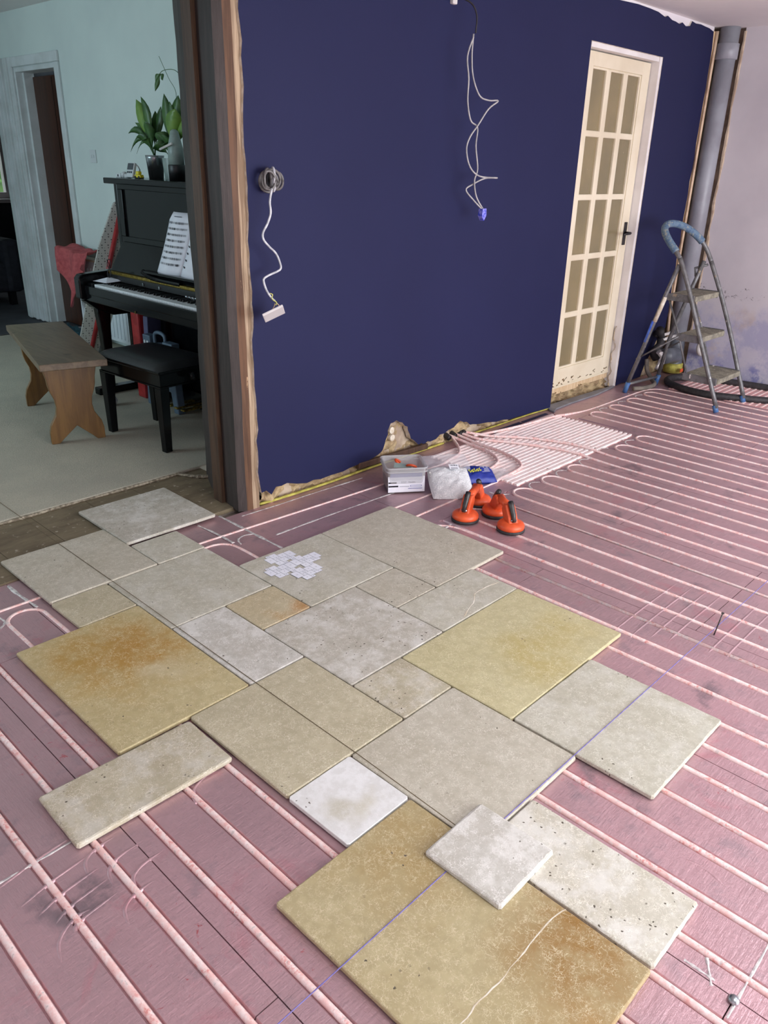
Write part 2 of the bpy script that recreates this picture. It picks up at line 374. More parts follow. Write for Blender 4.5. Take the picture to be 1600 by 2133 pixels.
M['leather'] = simple('black_leather', srgb(22, 22, 24), srgb(30, 30, 34), 90, 0.38, bump=0.25, bdist=0.002)
M['pine'] = wood('waxed_pine', srgb(128, 94, 50), srgb(106, 74, 38), 4, (9, 9, 0.8), 0.35, 0.5, srgb(70, 44, 24))
M['pine_top'] = wood('worn_pine_top', srgb(120, 102, 80), srgb(98, 82, 64), 4, (10, 1.2, 10), 0.35, 0.5, srgb(60, 44, 34))
M['leaf'] = simple('green_leaf', srgb(66, 104, 50), srgb(44, 78, 40), 14, 0.4)
M['leaf2'] = simple('pale_leaf', srgb(116, 150, 66), srgb(90, 128, 56), 14, 0.4)
M['steel'] = simple('brushed_steel', srgb(190, 196, 200), srgb(150, 156, 160), 8, 0.25, 0.9)
M['pot'] = simple('ribbed_glazed_pot', srgb(150, 166, 160), srgb(128, 146, 142), 14, 0.35)
M['soil'] = simple('soil', srgb(54, 42, 32), srgb(36, 28, 22), 40, 0.95, bump=0.5)
M['device'] = simple('white_device', srgb(206, 212, 214), None, 8, 0.4)
M['screen'] = simple('grey_screen', srgb(58, 66, 72), None, 8, 0.2)
M['toy_yellow'] = simple('yellow_toy', srgb(222, 206, 40), None, 8, 0.45)
M['cloth'] = simple('dusky_red_cloth', srgb(186, 92, 94), srgb(164, 76, 80), 30, 0.95, bump=0.3)
M['radiator'] = simple('white_enamel', srgb(226, 232, 236), srgb(216, 222, 228), 4, 0.4)
M['red_metal'] = simple('red_metal', srgb(176, 44, 46), srgb(150, 34, 38), 16, 0.4)
def mesh_board():
    t = NT('perforated_steel'); e = t.voro(55, rnd=0.0); col = t.mix(t.rng(e, 0.32, 0.26), srgb(196, 196, 190), srgb(110, 110, 108)); return t.out(col, 0.5, 0.3)
M['perf'] = mesh_board()
M['teal'] = simple('teal_fabric', srgb(36, 82, 92), srgb(28, 60, 72), 16, 0.85, bump=0.3)
M['slate'] = simple('slate_blue_plastic', srgb(92, 112, 130), srgb(80, 98, 116), 10, 0.5)
M['cushion_case'] = simple('violet_folder', srgb(82, 84, 118), srgb(72, 74, 104), 10, 0.5)
M['dark_door'] = wood('dark_mahogany', srgb(74, 42, 28), srgb(54, 30, 20), 3, (9, 9, 0.5), 0.35, 0.5)
M['trim'] = simple('aged_white_gloss', srgb(214, 220, 222), srgb(200, 206, 206), 5, 0.4)
M['dark_cloth'] = simple('dark_upholstery', srgb(36, 38, 48), srgb(26, 28, 36), 20, 0.8)
M['dim'] = simple('dim_room_shade', srgb(70, 72, 78), srgb(60, 62, 66), 5, 0.8)  # dimness of the unlit room put into the surface colour
M['foliage'] = simple('garden_foliage', srgb(120, 170, 80), srgb(60, 104, 50), 5, 0.7, detail=8)
M['string'] = simple('purple_twine', srgb(98, 88, 150), srgb(120, 112, 168), 60, 0.8)
M['string_b'] = simple('brown_twine', srgb(112, 98, 72), srgb(96, 82, 60), 60, 0.8)
M['cable'] = simple('grey_cable', srgb(176, 174, 172), srgb(150, 148, 148), 30, 0.4)
M['cable_d'] = simple('dark_grey_cable', srgb(112, 110, 108), srgb(84, 82, 82), 40, 0.35)
M['cable_w'] = simple('white_cable', srgb(212, 214, 218), srgb(170, 172, 178), 40, 0.35)
M['green_wire'] = simple('green_yellow_wire', srgb(200, 196, 110), srgb(170, 176, 80), 60, 0.5)
M['blue_conn'] = simple('blue_connector', srgb(48, 62, 190), srgb(150, 150, 226), 90, 0.3)
M['glass'] = clear_plastic('window_glass', (1, 1, 1, 1), 0.02, 0.0, 0.12)
M['grass'] = simple('lawn', srgb(96, 132, 66), srgb(74, 108, 52), 6, 0.9)

# ------------------------------------------------------------------ floor: screed slab with foil-faced boards
S = 0.2055
X0P, DXP = 0.122, 0.1178
px = lambda k: X0P + DXP * k
slab = MB().box(-2.75, 4.9, -4.1, 1.95, -0.14, -0.021).obj('floor', M['screed']); tag(slab, kind='structure')
def foil_panel(x0, x1, y0, y1, grooves=True):
    pr = [(x0, 0.0)]
    if grooves:
        k0 = int(math.ceil((x0 + 0.014 - X0P) / DXP)); k = k0
        while px(k) < x1 - 0.014:
            c = px(k); pr += [(c - 0.0125, 0.0), (c - 0.0095, -0.006), (c + 0.0095, -0.006), (c + 0.0125, 0.0)]; k += 1
    pr.append((x1, 0.0))
    poly = [(x0, -0.02)] + [(x1, -0.02)] + list(reversed(pr))
    return MB().prism(poly, 'y', y0, y1).obj('foil_panel', M['foil'], slab)
g = 0.0012
k = -4; s0 = -0.522
while s0 + 0.589 * k < 4.7:
    a = s0 + 0.589 * k; b = min(a + 0.589, 4.72); a = max(a, -2.7)
    if b - a > 0.05:
        top = 1.60 if a > 2.99 else (1.205 if a > 0.6 else 1.44)
        y = 0.65 if k % 2 == 0 else 0.055
        ys = [top]
        yy = y
        while yy > -4.0:
            if yy < ys[-1] - 0.1: ys.append(yy)
            yy -= 1.19
        ys.append(-4.0)
        for i in range(len(ys) - 1): foil_panel(a + g, b - g, ys[i + 1] + g, ys[i] - g)
    k += 1
# perimeter boards beside the wall (cross-laid, no straight channels)
def flat_panel(x0, x1, y0, y1, z=0.0): return MB().box(x0 + g, x1 - g, y0 + g, y1 - g, -0.02, z).obj('foil_panel', M['foil'], slab)
for (x0, x1, y0, y1) in [(-2.7, -1.1, 1.44, 1.905), (-1.1, -0.245, 1.44, 1.905), (-0.245, -0.02, 1.44, 1.905), (-0.02, 0.52, 1.44, 1.905), (0.52, 0.64, 1.44, 1.62), (0.52, 0.64, 1.62, 1.90),
                         (0.64, 1.25, 1.205, 1.56), (0.64, 1.25, 1.56, 1.85), (1.25, 1.87, 1.205, 1.555), (1.25, 1.87, 1.555, 1.85), (3.03, 3.60, 1.60, 1.85), (3.60, 4.19, 1.60, 1.85), (4.19, 4.72, 1.60, 1.85), (1.87, 3.03, 1.77, 1.85)]:
    flat_panel(x0, x1, y0, y1)
# pink ridged board under the manifold tails
pb = thing('ridged_insulation_board', 'pale pink ridged insulation board at the foot of the blue wall under the curving pipes', 'insulation board', (2.45, 1.49, 0))
pm = MB(); n = 19; y0, y1 = 1.212, 1.765
pm.box(1.875, 3.02, y0, y1, -0.02, -0.006); pm.obj('board_base', M['pinkboard'], pb)
for o_ in pb.children: o_.location = (-2.45, -1.49, 0)
step = (y1 - y0) / n; rm = MB()
rm.prism([(-step * 0.36, -0.007), (step * 0.36, -0.007), (step * 0.22, 0.004), (-step * 0.22, 0.004)], 'x', -0.57, 0.57)
r0 = rm.obj('ridge', M['ridge'], pb)
for i in range(n):
    o_ = r0 if i == 0 else link(r0.copy(), pb)
    o_.location = (0, y0 - 1.49 + step * (i + 0.5), 0)
# second one behind the step ladder
pb2 = thing('ridged_insulation_board', 'reddish ridged insulation board by the right wall inside the black hose loop', 'insulation board', (4.42, 1.12, 0))
MB().box(-0.24, 0.29, -0.34, 0.43, 0.0005, 0.003).obj('board_base', M['pinkboard'], pb2)
rm = MB(); rm.prism([(-0.008, 0.002), (0.008, 0.002), (0.005, 0.007), (-0.005, 0.007)], 'x', -0.24, 0.29); r0 = rm.obj('ridge', M['pipe'], pb2)
for i in range(19):
    o_ = r0 if i == 0 else link(r0.copy(), pb2); o_.location = (0, -0.32 + i * 0.04, 0)

# heating pipes: each circuit is one continuous pipe
ZP, RP = -0.0035, 0.0078
YB = -3.2
def arc(c, r, a0, a1, n=10): return [(c[0] + r * math.cos(a0 + (a1 - a0) * i / n), c[1] + r * math.sin(a0 + (a1 - a0) * i / n)) for i in range(n + 1)]
def serp(ks, ytop, start_up=False):
    pts = []; up = start_up; h = DXP / 2
    for i, kk in enumerate(ks):
        x = px(kk)
        yt = ytop(kk) if callable(ytop) else ytop
        a, b = (YB + h, yt - h) if up else (yt - h, YB + h)
        pts += [(x, a), (x, (a + b) / 2), (x, b)]
        if i < len(ks) - 1:
            sgn = 1 if ks[i + 1] > kk else -1
            c = (x + sgn * h, b)
            if up: ar = arc(c, h, PI if sgn > 0 else 0, 0 if sgn > 0 else PI)
            else: ar = arc(c, h, PI if sgn > 0 else 2 * PI, 2 * PI if sgn > 0 else PI)
            pts += ar[1:-1]
        up = not up
    return pts
def pipe(pts, label, z=ZP, group='underfloor heating pipes'):
    P = [(p[0], p[1], p[2] if len(p) > 2 else z) for p in pts]
    q = [P[0]]
    for p in P[1:]:
        if (Vector(p) - Vector(q[-1])).length > 0.002: q.append(p)
    return tag(MB().tube(q, RP, 8).obj('heating_pipe', M['pipe'], smooth=True, loc=q[len(q) // 2]), label, 'pipe', group)
sp3 = lambda pts: [tuple(p) for p in smooth_path([(p[0], p[1], p[2] if len(p) > 2 else ZP) for p in pts], 8)]
hz = 0.013   # where tails lie over the ridged board
pipe(sp3([(2.17, 1.88, 0.03), (2.12, 1.79, 0.014), (2.05, 1.71, hz), (1.98, 1.66, hz), (1.885, 1.645, 0.011), (1.80, 1.648), (1.38, 1.662), (0.95, 1.685), (0.42, 1.715), (-0.20, 1.735), (-1.0, 1.74), (-1.6, 1.74)]), 'pink heating pipe running along the wall foot past the plastic tub')
pipe(sp3([(2.155, 1.87, 0.03), (2.16, 1.72, hz), (2.13, 1.57, hz), (2.06, 1.465, hz), (1.96, 1.425, hz), (1.86, 1.42, 0.009), (1.78, 1.42), (1.25, 1.43), (0.86, 1.44)]), 'red heating pipe running between the plastic tub and the clear bag')
pipe(sp3([(2.20, 1.87, 0.03), (2.205, 1.72, hz), (2.19, 1.56, hz), (2.15, 1.42, hz), (2.08, 1.335, hz), (1.98, 1.312, hz), (1.86, 1.31, 0.009), (1.78, 1.31), (1.3, 1.305), (0.9, 1.30)]), 'pale heating pipe with a tight bend passing under the clear bag')
pipe([p for p in sp3([(2.235, 1.87, 0.03), (2.27, 1.74, hz), (2.35, 1.60, hz), (2.43, 1.42, hz), (2.468, 1.27, hz), (2.478, 1.17, 0.002), (2.478, 1.05)])] + serp([20, 19, 18, 17, 16, 15, 14, 13], 1.19)[1:] + sp3([(1.653, 1.08), (1.63, 1.16), (1.56, 1.185), (1.40, 1.19)])[1:], 'pale heating pipe looping in hairpins beyond the orange suction lifters')
pipe([p for p in sp3([(2.255, 1.87, 0.03), (2.36, 1.73, hz), (2.47, 1.60, hz), (2.55, 1.44, hz), (2.59, 1.28, hz), (2.596, 1.17, 0.002), (2.596, 1.05)])] + serp([21, 22, 23, 24, 25, 26, 27, 28, 29, 30, 31, 32, 33], lambda kk: 1.18 if kk < 26 else 1.61)[1:], 'pale heating pipe sweeping over the ridged board then looping in front of the glazed door')
pipe(sp3([(2.29, 1.80, 0.012), (2.6, 1.735, hz), (2.95, 1.70, hz), (3.08, 1.685, 0.004), (3.30, 1.655), (3.70, 1.65), (3.98, 1.645), (4.09, 1.61), (4.127, 1.52), (4.127, 1.3), (4.127, 0.5), (4.127, -1.0), (4.127, YB)]), 'heating pipe running parallel to the door threshold and turning under the step ladder')
pipe(sp3([(1.14, 1.215), (1.23, 1.195), (1.285, 1.13), (1.30, 1.02)]) + serp([10, 11, 12], 1.19)[1:], 'heating pipe starting at the round foot of an orange suction lifter')
pipe(serp([9, 8, 7, 6, 5, 4, 3, 2, 1, 0, -1, -2], 1.05), 'heating pipe of long straight runs coming out from under the stone tiles', )
pipe(serp([-3, -4, -5, -6, -7, -8, -9, -10], 1.69, True), 'heating pipe with one bare hairpin loop beside the ochre stained tile')
pipe(sp3([(0.52, 1.15), (0.52, 1.40), (0.52, 1.58), (0.505, 1.635), (0.47, 1.662), (0.40, 1.668), (0.1, 1.67)]), 'short heating pipe curving beside the paper cutouts towards the timber post')

# torn white foil along empty channels: pieces of the boards
def crust(pts, r=0.004, seg=0.6):
    rr = []; P = smooth_path([(a, b, 0.0005) for a, b in pts], 5); R_ = [r * (0.5 + 0.9 * random.random()) for _ in P]
    MB().tube(P, R_, 5, flat=0.35).obj('torn_foil_strip', M['crust'], slab)
crust([(0.71, 1.815), (0.9, 1.805), (1.1, 1.80), (1.4, 1.785)], 0.005)
crust([(0.70, 1.572), (0.95, 1.570), (1.15, 1.563), (1.38, 1.553)], 0.005)
crust([(0.52, 1.86), (0.53, 1.75), (0.53, 1.63)], 0.006); crust([(0.64, 1.88), (0.64, 1.70), (0.64, 1.46)], 0.006)
crust([(0.545, 1.60), (0.56, 1.64), (0.60, 1.655), (0.64, 1.64)], 0.004)
crust([(-0.245, 1.89), (-0.245, 1.80), (-0.235, 1.68)], 0.006); crust([(-0.36, 1.73), (-0.35, 1.66), (-0.38, 1.63)], 0.005)
for kk, yt in ((13, 1.18), (15, 1.17), (17, 1.17), (19, 1.18), (21, 1.20), (23, 1.17), (27, 1.60), (29, 1.60), (31, 1.60)):
    c = px(kk) + DXP / 2
    crust([(c - 0.055, yt - 0.03), (c - 0.03, yt + 0.005), (c + 0.01, yt + 0.018), (c + 0.05, yt - 0.005)], 0.0045)
    if random.random() < 0.8: crust([(c + 0.0, yt + 0.03), (c + 0.0, yt + 0.075)], 0.004)
crust([(1.16, 1.09), (1.22, 1.13), (1.30, 1.15)], 0.006); crust([(1.20, 1.20), (1.26, 1.17)], 0.006)
for (a, b) in (((0.02, -0.545), (0.33, -0.545)), ((0.11, -0.47), (0.06, -0.50)), ((0.075, -0.44), (0.075, -0.50)), ((-0.78, 0.655), (-0.60, 0.655))): crust([a, ((a[0] + b[0]) / 2, (a[1] + b[1]) / 2), b], 0.003)
# creases pressed up through the foil from the channels below
def crease(pts, r=0.0035):
    P = smooth_path([(a, b, -0.0046) for a, b in pts], 6); k_ = len(P) - 1
    MB().tube(P, [0.0040 + 0.0022 * min(1.0, 4 * min(i, k_ - i) / k_) for i in range(k_ + 1)], 10).obj('foil_crease', M['foil'], slab, smooth=True)
for i, yy in enumerate((0.66, 0.585, 0.54, 0.50, 0.455)):
    crease([(-0.80 + 0.02 * i, yy - 0.02), (-0.70, yy), (-0.60, yy + 0.01)])
for i in range(4):
    y_ = 0.60 - 0.055 * i; x_ = -0.59 + 0.025 * (i % 3)
    crease([(x_ - 0.05, y_ - 0.075), (x_ - 0.035, y_ - 0.02), (x_, y_), (x_ + 0.055, y_ + 0.002)])
crease([(-0.36, 0.56), (-0.34, 0.60), (-0.29, 0.62), (-0.25, 0.61)]); crease([(-0.77, 0.38), (-0.75, 0.44), (-0.70, 0.47), (-0.66, 0.46)])
for i, yy in enumerate((0.245, 0.19, 0.14, 0.09, -0.03, -0.08)):
    crease([(1.02 + 0.03 * i, yy), (1.25, yy + 0.003), (1.55 + 0.02 * i, yy)], 0.0028)
crease([(0.16, -0.40), (0.20, -0.37), (0.215, -0.33), (0.20, -0.29)]); crease([(0.30, -0.43), (0.315, -0.38), (0.31, -0.33)])

# perimeter foam, grey membrane
tag(MB().tube(smooth_path([(0.835, 1.858, 0.006), (0.95, 1.84, 0.010), (1.25, 1.838, 0.008), (1.55, 1.842, 0.010), (1.85, 1.843, 0.008), (2.08, 1.846, 0.006)], 6), 0.0085, 6, flat=0.7).obj('edge_foam_strip', M['yellow'], smooth=True), 'yellow foam edging strip along the foot of the blue wall beside the timber post', 'foam strip')
tag(MB().tube(smooth_path([(2.30, 1.838, 0.010), (2.5, 1.84, 0.006), (2.85, 1.838, 0.008), (3.12, 1.83, 0.006)], 6), 0.0065, 6, flat=0.7).obj('edge_foam_strip', M['yellow'], smooth=True), 'yellow foam edging strip behind the pink ridged board', 'foam strip')
gm = MB(); gm.prism([(3.05, 1.76), (3.12, 1.79), (3.30, 1.80), (3.62, 1.795), (3.92, 1.825), (3.92, 1.84), (3.5, 1.86), (3.12, 1.87), (3.06, 1.80)], 'z', 0.0, 0.012)
tag(gm.obj('damp_membrane', M['grey_sheet'], bevel=0.003), 'grey damp-proof sheet lying across the glazed door threshold', 'membrane')
sl = MB().box(2.44, 2.72, 1.768, 1.795, 0.0, 0.004).obj('slot', M['dark_seam'], slab); MB().box(2.74, 3.0, 1.772, 1.792, 0.0, 0.004).obj('slot', M['dark_seam'], slab)

# timber threshold and carpet of the music room
th = MB().box(-2.2, 0.90, 1.905, 2.43, -0.14, -0.012).obj('floor', M['screed']); tag(th, kind='structure')
xs = [-2.2, -1.7, -1.25, -0.83, -0.42, -0.165, 0.055, 0.30, 0.52, 0.90]
for a, b in zip(xs, xs[1:]): MB().box(a + 0.001, b - 0.001, 1.907, 2.405, -0.012, 0.006 - random.random() * 0.001).obj('floorboard', M['board'], th)
cp = MB().box(-2.2, 2.0, 2.405, 6.06, -0.14, 0.018).obj('floor', M['carpet'], bevel=0.006); tag(cp, kind='structure')
cr_ = [(-2.0 + 0.06 * i, 2.398 + 0.006 * random.random(), 0.010) for i in range(47)]
ob = MB().tube(cr_, [0.004 + 0.007 * random.random() for _ in cr_], 6, flat=0.7).obj('adhesive_crust', M['crumb'], cp)
ob = MB().tube(smooth_path([(0.77, 2.40, 0.01), (0.80, 2.33, 0.012), (0.84, 2.28, 0.012), (0.87, 2.27, 0.014)], 4), [0.008 + 0.010 * random.random() for _ in range(13)], 6, flat=0.6).obj('adhesive_crust', M['crumb'], cp)

# ------------------------------------------------------------------ walls
def ragged(x, a): return x + (random.random() - 0.5) * 2 * a
DX0, DX1, DZ = 3.11, 3.935, 2.012
rb = [(0.824, 0.105), (0.83, 0.069), (0.856, 0.073), (0.884, 0.046), (0.91, 0.076), (0.94, 0.072), (0.973, 0.077), (1.03, 0.058), (1.091, 0.045), (1.13, 0.05), (1.173, 0.042), (1.239, 0.045), (1.317, 0.043), (1.36, 0.05), (1.397, 0.052), (1.44, 0.056), (1.479, 0.055), (1.52, 0.062), (1.546, 0.068), (1.575, 0.078), (1.589, 0.09), (1.60, 0.115), (1.608, 0.138), (1.622, 0.16), (1.620, 0.181), (1.632, 0.2), (1.64, 0.214), (1.66, 0.215), (1.681, 0.222), (1.70, 0.21), (1.725, 0.201), (1.745, 0.18), (1.766, 0.170), (1.770, 0.15), (1.785, 0.126), (1.795, 0.1), (1.82, 0.085), (1.858, 0.052), (1.88, 0.056), (1.904, 0.045), (1.93, 0.055), (1.951, 0.048), (1.998, 0.052), (2.03, 0.07), (2.065, 0.068), (2.10, 0.08), (2.145, 0.085), (2.17, 0.10), (2.197, 0.112), (2.23, 0.098), (2.257, 0.094), (2.29, 0.07), (2.316, 0.068), (2.35, 0.06), (2.384, 0.056), (2.451, 0.05), (2.50, 0.042), (2.546, 0.034), (2.598, 0.035), (2.677, 0.022), (2.75, 0.024), (2.816, 0.018), (2.90, 0.02), (2.972, 0.014), (3.05, 0.012), (DX0, 0.008)]
poly = list(rb) + [(DX0, DZ), (DX1, DZ), (DX1, 0.006)]
poly += [(4.02, 0.012), (4.106, 0.004), (4.2, 0.012), (4.30, 0.012), (4.34, 0.09), (4.42, 0.18), (4.47, 0.25), (4.52, 0.285), (4.57, 0.30), (4.585, 0.33), (4.59, 0.38)]
for i in range(22): poly.append((ragged(4.592 - 0.002 * (i % 3), 0.006), 0.45 + i * 0.08))
poly += [(4.57, 2.215), (4.50, 2.226), (4.44, 2.228), (4.369, 2.232), (4.30, 2.228), (4.243, 2.234), (4.223, 2.206), (4.17, 2.198), (4.118, 2.212), (4.078, 2.20), (4.03, 2.206), (3.98, 2.208), (3.92, 2.222), (3.886, 2.212), (3.80, 2.226), (3.70, 2.23), (3.554, 2.232), (3.45, 2.228), (3.342, 2.224), (3.25, 2.215), (3.149, 2.20), (3.062, 2.20)]
for i in range(10): poly.append((2.9 - i * 0.22, ragged(2.215, 0.012)))
for i in range(44): poly.append((ragged(0.818 + (0.006 if i % 9 < 4 else 0.0), 0.0035), 2.19 - i * 0.047))
wb = MB().prism(poly, 'y', 1.83, 1.862, 0, 1).obj('wall_back', [M['blue'], M['plaster']]); tag(wb, kind='structure')
# masonry core behind the plaster: lumpy at the broken foot
def lumpy(x0, x1, z0, z1, nx, nz, y, amp, name, mat):
    m = MB(); vs_ = []; fs = []
    for j in range(nz + 1):
        for i in range(nx + 1):
            x = x0 + (x1 - x0) * i / nx; z = z0 + (z1 - z0) * j / nz
            d = mnoise.fractal(Vector((x * 14, z * 14, 3.3)), 0.6, 2.0, 4) * amp
            vs_.append((x, y - max(-0.4 * amp, min(amp, d)), z))
    for j in range(nz):
        for i in range(nx): a = j * (nx + 1) + i; fs.append((a, a + 1, a + nx + 2, a + nx + 1))
    m.add(vs_, fs); return m.obj(name, mat, wb)
lumpy(0.835, 3.13, -0.03, 0.30, 170, 26, 1.868, 0.030, 'rubble_core', M['rubble'])
lumpy(3.90, 4.74, -0.03, 0.42, 50, 26, 1.868, 0.022, 'rubble_core', M['rubble'])
core = MB().box(0.955, DX0, 1.87, 2.30, -0.1, 2.30).box(DX1, 4.9, 1.872, 2.30, -0.1, 2.30).box(DX0, DX1, 1.87, 2.30, 2.04, 2.30).obj('wall_core', M['chase'], wb)
MB().box(0.83, 2.95, 1.842, 1.866, 2.14, 2.25).box(2.95, 4.6, 1.842, 1.866, 2.14, 2.25).obj('plaster_band', M['white_paint'], wb)
MB().box(-2.2, 0.84, 1.90, 2.30, 2.12, 2.4).obj('lintel', M['post_dark'], wb)
# music-room side of that wall
MB().box(0.96, 2.02, 2.30, 2.318, 0.0, 2.42).obj('inner_skin', M['far_wall'], wb)
# ends of the pipes set in the broken plaster
for i, (x, z) in enumerate(((1.659, 0.172), (1.664, 0.131))):
    o_ = MB().lathe([(0.010, 0), (0.017, 0.0), (0.017, 0.016), (0.010, 0.018)], 16).obj('blanked_pipe_end', M['plaster'], wb, smooth=False); o_.rotation_euler = (PI / 2, 0, 0); o_.location = (x, 1.853, z)
tb = MB().box(0, 0.50, 0, 0.022, 0, 0.030); ob = tb.obj('timber_offcut', M['post_brown'], bevel=0.003); ob.location = (1.42, 1.826, 0.028); ob.rotation_euler = (0, 0.02, -0.02); tag(ob, 'brown timber batten along the broken wall foot behind the plastic tub', 'timber')
for i, (x, y) in enumerate(((2.125, 1.868), (2.175, 1.872), (2.225, 1.868), (2.255, 1.875))):
    m = MB().tube([(x, 1.90, 0.044), (x, 1.862, 0.034), (x - 0.002, 1.838, 0.026)], 0.016, 12, caps=False); 
    m.tube([(x, 1.90, 0.044), (x, 1.862, 0.034), (x - 0.002, 1.840, 0.0265)], 0.012, 12)
    tag(m.obj('conduit_sleeve', M['black_rubber'], smooth=True), ['black conduit sleeve nearest the broken plaster hole, its pipe bending sharply along the wall', 'black conduit sleeve second from the broken plaster hole', 'black conduit sleeve third from the broken plaster hole', 'black conduit sleeve furthest from the broken plaster hole, nearest the glazed door'][i], 'conduit', 'conduit sleeves at the wall foot')

# ceiling, other walls of the extension (garden doors behind the photographer)
ce = MB().box(-2.75, -0.62, -4.1, 1.95, 2.245, 2.5).box(1.02, 1.78, -4.1, 1.95, 2.245, 2.5).box(3.42, 4.9, -4.1, 1.95, 2.245, 2.5).box(-0.62, 1.02, -0.78, 1.95, 2.245, 2.5).box(-0.62, 1.02, -4.1, -2.02, 2.245, 2.5).box(1.78, 3.42, -0.98, 1.95, 2.245, 2.5).box(1.78, 3.42, -4.1, -2.22, 2.245, 2.5).obj('ceiling', M['ceil']); tag(ce, kind='structure')
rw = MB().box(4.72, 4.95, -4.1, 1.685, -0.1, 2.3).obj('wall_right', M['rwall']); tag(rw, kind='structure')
MB().box(4.76, 4.95, 1.685, 1.90, -0.1, 2.3).obj('chase_back', M['chase'], rw)
ed = [(1.655 + 0.012 * random.random(), z * 0.06) for z in range(0, 38)]
m = MB(); m.tube([(4.722, 1.684 + 0.008 * random.random(), 0.3 + 0.055 * i) for i in range(36)], [0.006 + 0.008 * random.random() for _ in range(36)], 6); m.obj('broken_plaster_edge', M['chase'], rw)
tag(MB().box(-2.95, -2.75, -4.1, 1.95, -0.1, 2.3).obj('wall_left', M['white_paint']), kind='structure')
wf = MB().box(-2.95, -0.7, -4.25, -4.05, -0.1, 2.3).box(3.9, 4.95, -4.25, -4.05, -0.1, 2.3).box(-0.7, 3.9, -4.25, -4.05, 2.12, 2.3).obj('wall_front', M['white_paint']); tag(wf, kind='structure')
wd = MB()
for x in (-0.7, 0.83, 2.36, 3.84): wd.box(x, x + 0.06, -4.2, -4.1, 0.0, 2.12)
wd.box(-0.7, 3.9, -4.2, -4.1, 0.0, 0.06).box(-0.7, 3.9, -4.2, -4.1, 2.06, 2.12)
wo = wd.obj('window_1', M['frame_white']); tag(wo, kind='structure')

# ------------------------------------------------------------------ timber posts at the opening
def post(name, label, base, mats_of, parent_mats, z0, z1, wav, nz=44, seed=1.0):
    n = len(base); vs_ = []; fs = []; mi = []
    for j in range(nz + 1):
        z = z0 + (z1 - z0) * j / nz
        for i, (x, y, a) in enumerate(base):
            d = mnoise.fractal(Vector((seed * 9.1 + i * 0.6, z * wav, seed)), 0.8, 2.0, 3) * a
            vs_.append((x + d, y + d * 0.3, z))
    for j in range(nz):
        for i in range(n):
            q = (i + 1) % n; fs.append((j * n + i, j * n + q, (j + 1) * n + q, (j + 1) * n + i)); mi.append(mats_of[i])
    fs.append(tuple(reversed(range(n)))); mi.append(0); fs.append(tuple(nz * n + i for i in range(n))); mi.append(0)
    m = MB(); m.v = vs_; m.f = fs; m.m = mi
    return tag(m.obj(name, parent_mats), label, 'timber post')
post('timber_post', 'rough brown oak post with a split pale front edge next to the navy wall', [(0.728, 1.862, 0.006), (0.764, 1.846, 0.010), (0.792, 1.842, 0.009), (0.826, 1.842, 0.003), (0.86, 1.90, 0.0), (0.86, 2.04, 0.0), (0.752, 2.02, 0.004), (0.738, 1.95, 0.005)],
     [0, 1, 2, 0, 0, 0, 0, 0], [M['post_dark'], M['post_front'], M['post_pale']], 0.0, 2.24, 1.6, seed=1.0)
post('timber_batten', 'narrow brown batten fixed upright between the two dark oak posts', [(0.722, 1.975, 0.003), (0.728, 2.045, 0.003), (0.77, 2.05, 0.0), (0.77, 1.985, 0.0)], [0, 0, 0, 0], [M['post_brown']], 0.0, 2.24, 1.2, seed=2.0)
post('timber_post', 'dark oak post with a wavy edge facing the piano', [(0.758, 2.05, 0.003), (0.80, 2.17, 0.008), (0.872, 2.312, 0.016), (0.95, 2.32, 0.0), (0.95, 2.06, 0.0)], [0, 0, 0, 0, 0], [M['post_dark']], 0.006, 2.40, 2.3, seed=3.0)

# ------------------------------------------------------------------ glazed door
dr = MB().box(DX0, DX0 + 0.022, 1.85, 1.99, 0.0, DZ).box(DX1 - 0.026, DX1, 1.832, 1.99, 0.0, DZ).box(DX0 + 0.022, DX1 - 0.026, 1.84, 1.99, DZ - 0.026, DZ).obj('door_1', M['frame_white'], bevel=0.002); tag(dr, kind='structure')
LX0, LX1, LZ0, LZ1, LY0, LY1 = 3.140, 3.903, 0.100, 1.980, 1.884, 1.924
cols = [3.262, 3.4585, 3.655]; PW = 0.146; rows = [1.593, 1.254, 0.915, 0.574, 0.233]; PH = 0.305
lf = MB()
lf.box(LX0, cols[0] - 0.012, LY0, LY1, LZ0, LZ1).box(cols[2] + PW + 0.012, LX1, LY0, LY1, LZ0, LZ1)
lf.box(cols[0] - 0.012, cols[2] + PW + 0.012, LY0, LY1, LZ0, rows[4] - 0.012).box(cols[0] - 0.012, cols[2] + PW + 0.012, LY0, LY1, rows[0] + PH + 0.012, LZ1)
lfo = lf.obj('door_leaf', M['door_cream'], dr, bevel=0.002)
gb = MB()
for c in range(2): gb.box(cols[c] + PW, cols[c + 1], LY0 + 0.004, LY1 - 0.004, rows[4] - 0.012, rows[0] + PH + 0.012)
gb.obj('glazing_bar', M['door_cream'], dr, bevel=0.006)
for r_ in range(4):
    MB().box(cols[0] - 0.012, cols[2] + PW + 0.012, LY0 + 0.005, LY1 - 0.005, rows[r_ + 1] + PH, rows[r_]).obj('glazing_bar', M['door_cream'], dr, bevel=0.006)
mould = MB(); mould.box(cols[0] - 0.013, cols[0], LY0 + 0.006, LY1 - 0.006, rows[4] - 0.012, rows[0] + PH + 0.012).box(cols[2] + PW, cols[2] + PW + 0.013, LY0 + 0.006, LY1 - 0.006, rows[4] - 0.012, rows[0] + PH + 0.012)
mould.box(cols[0], cols[2] + PW, LY0 + 0.006, LY1 - 0.006, rows[4] - 0.013, rows[4]).box(cols[0], cols[2] + PW, LY0 + 0.006, LY1 - 0.006, rows[0] + PH, rows[0] + PH + 0.013)
mould.obj('glazing_bead', M['door_cream'], dr, bevel=0.004)
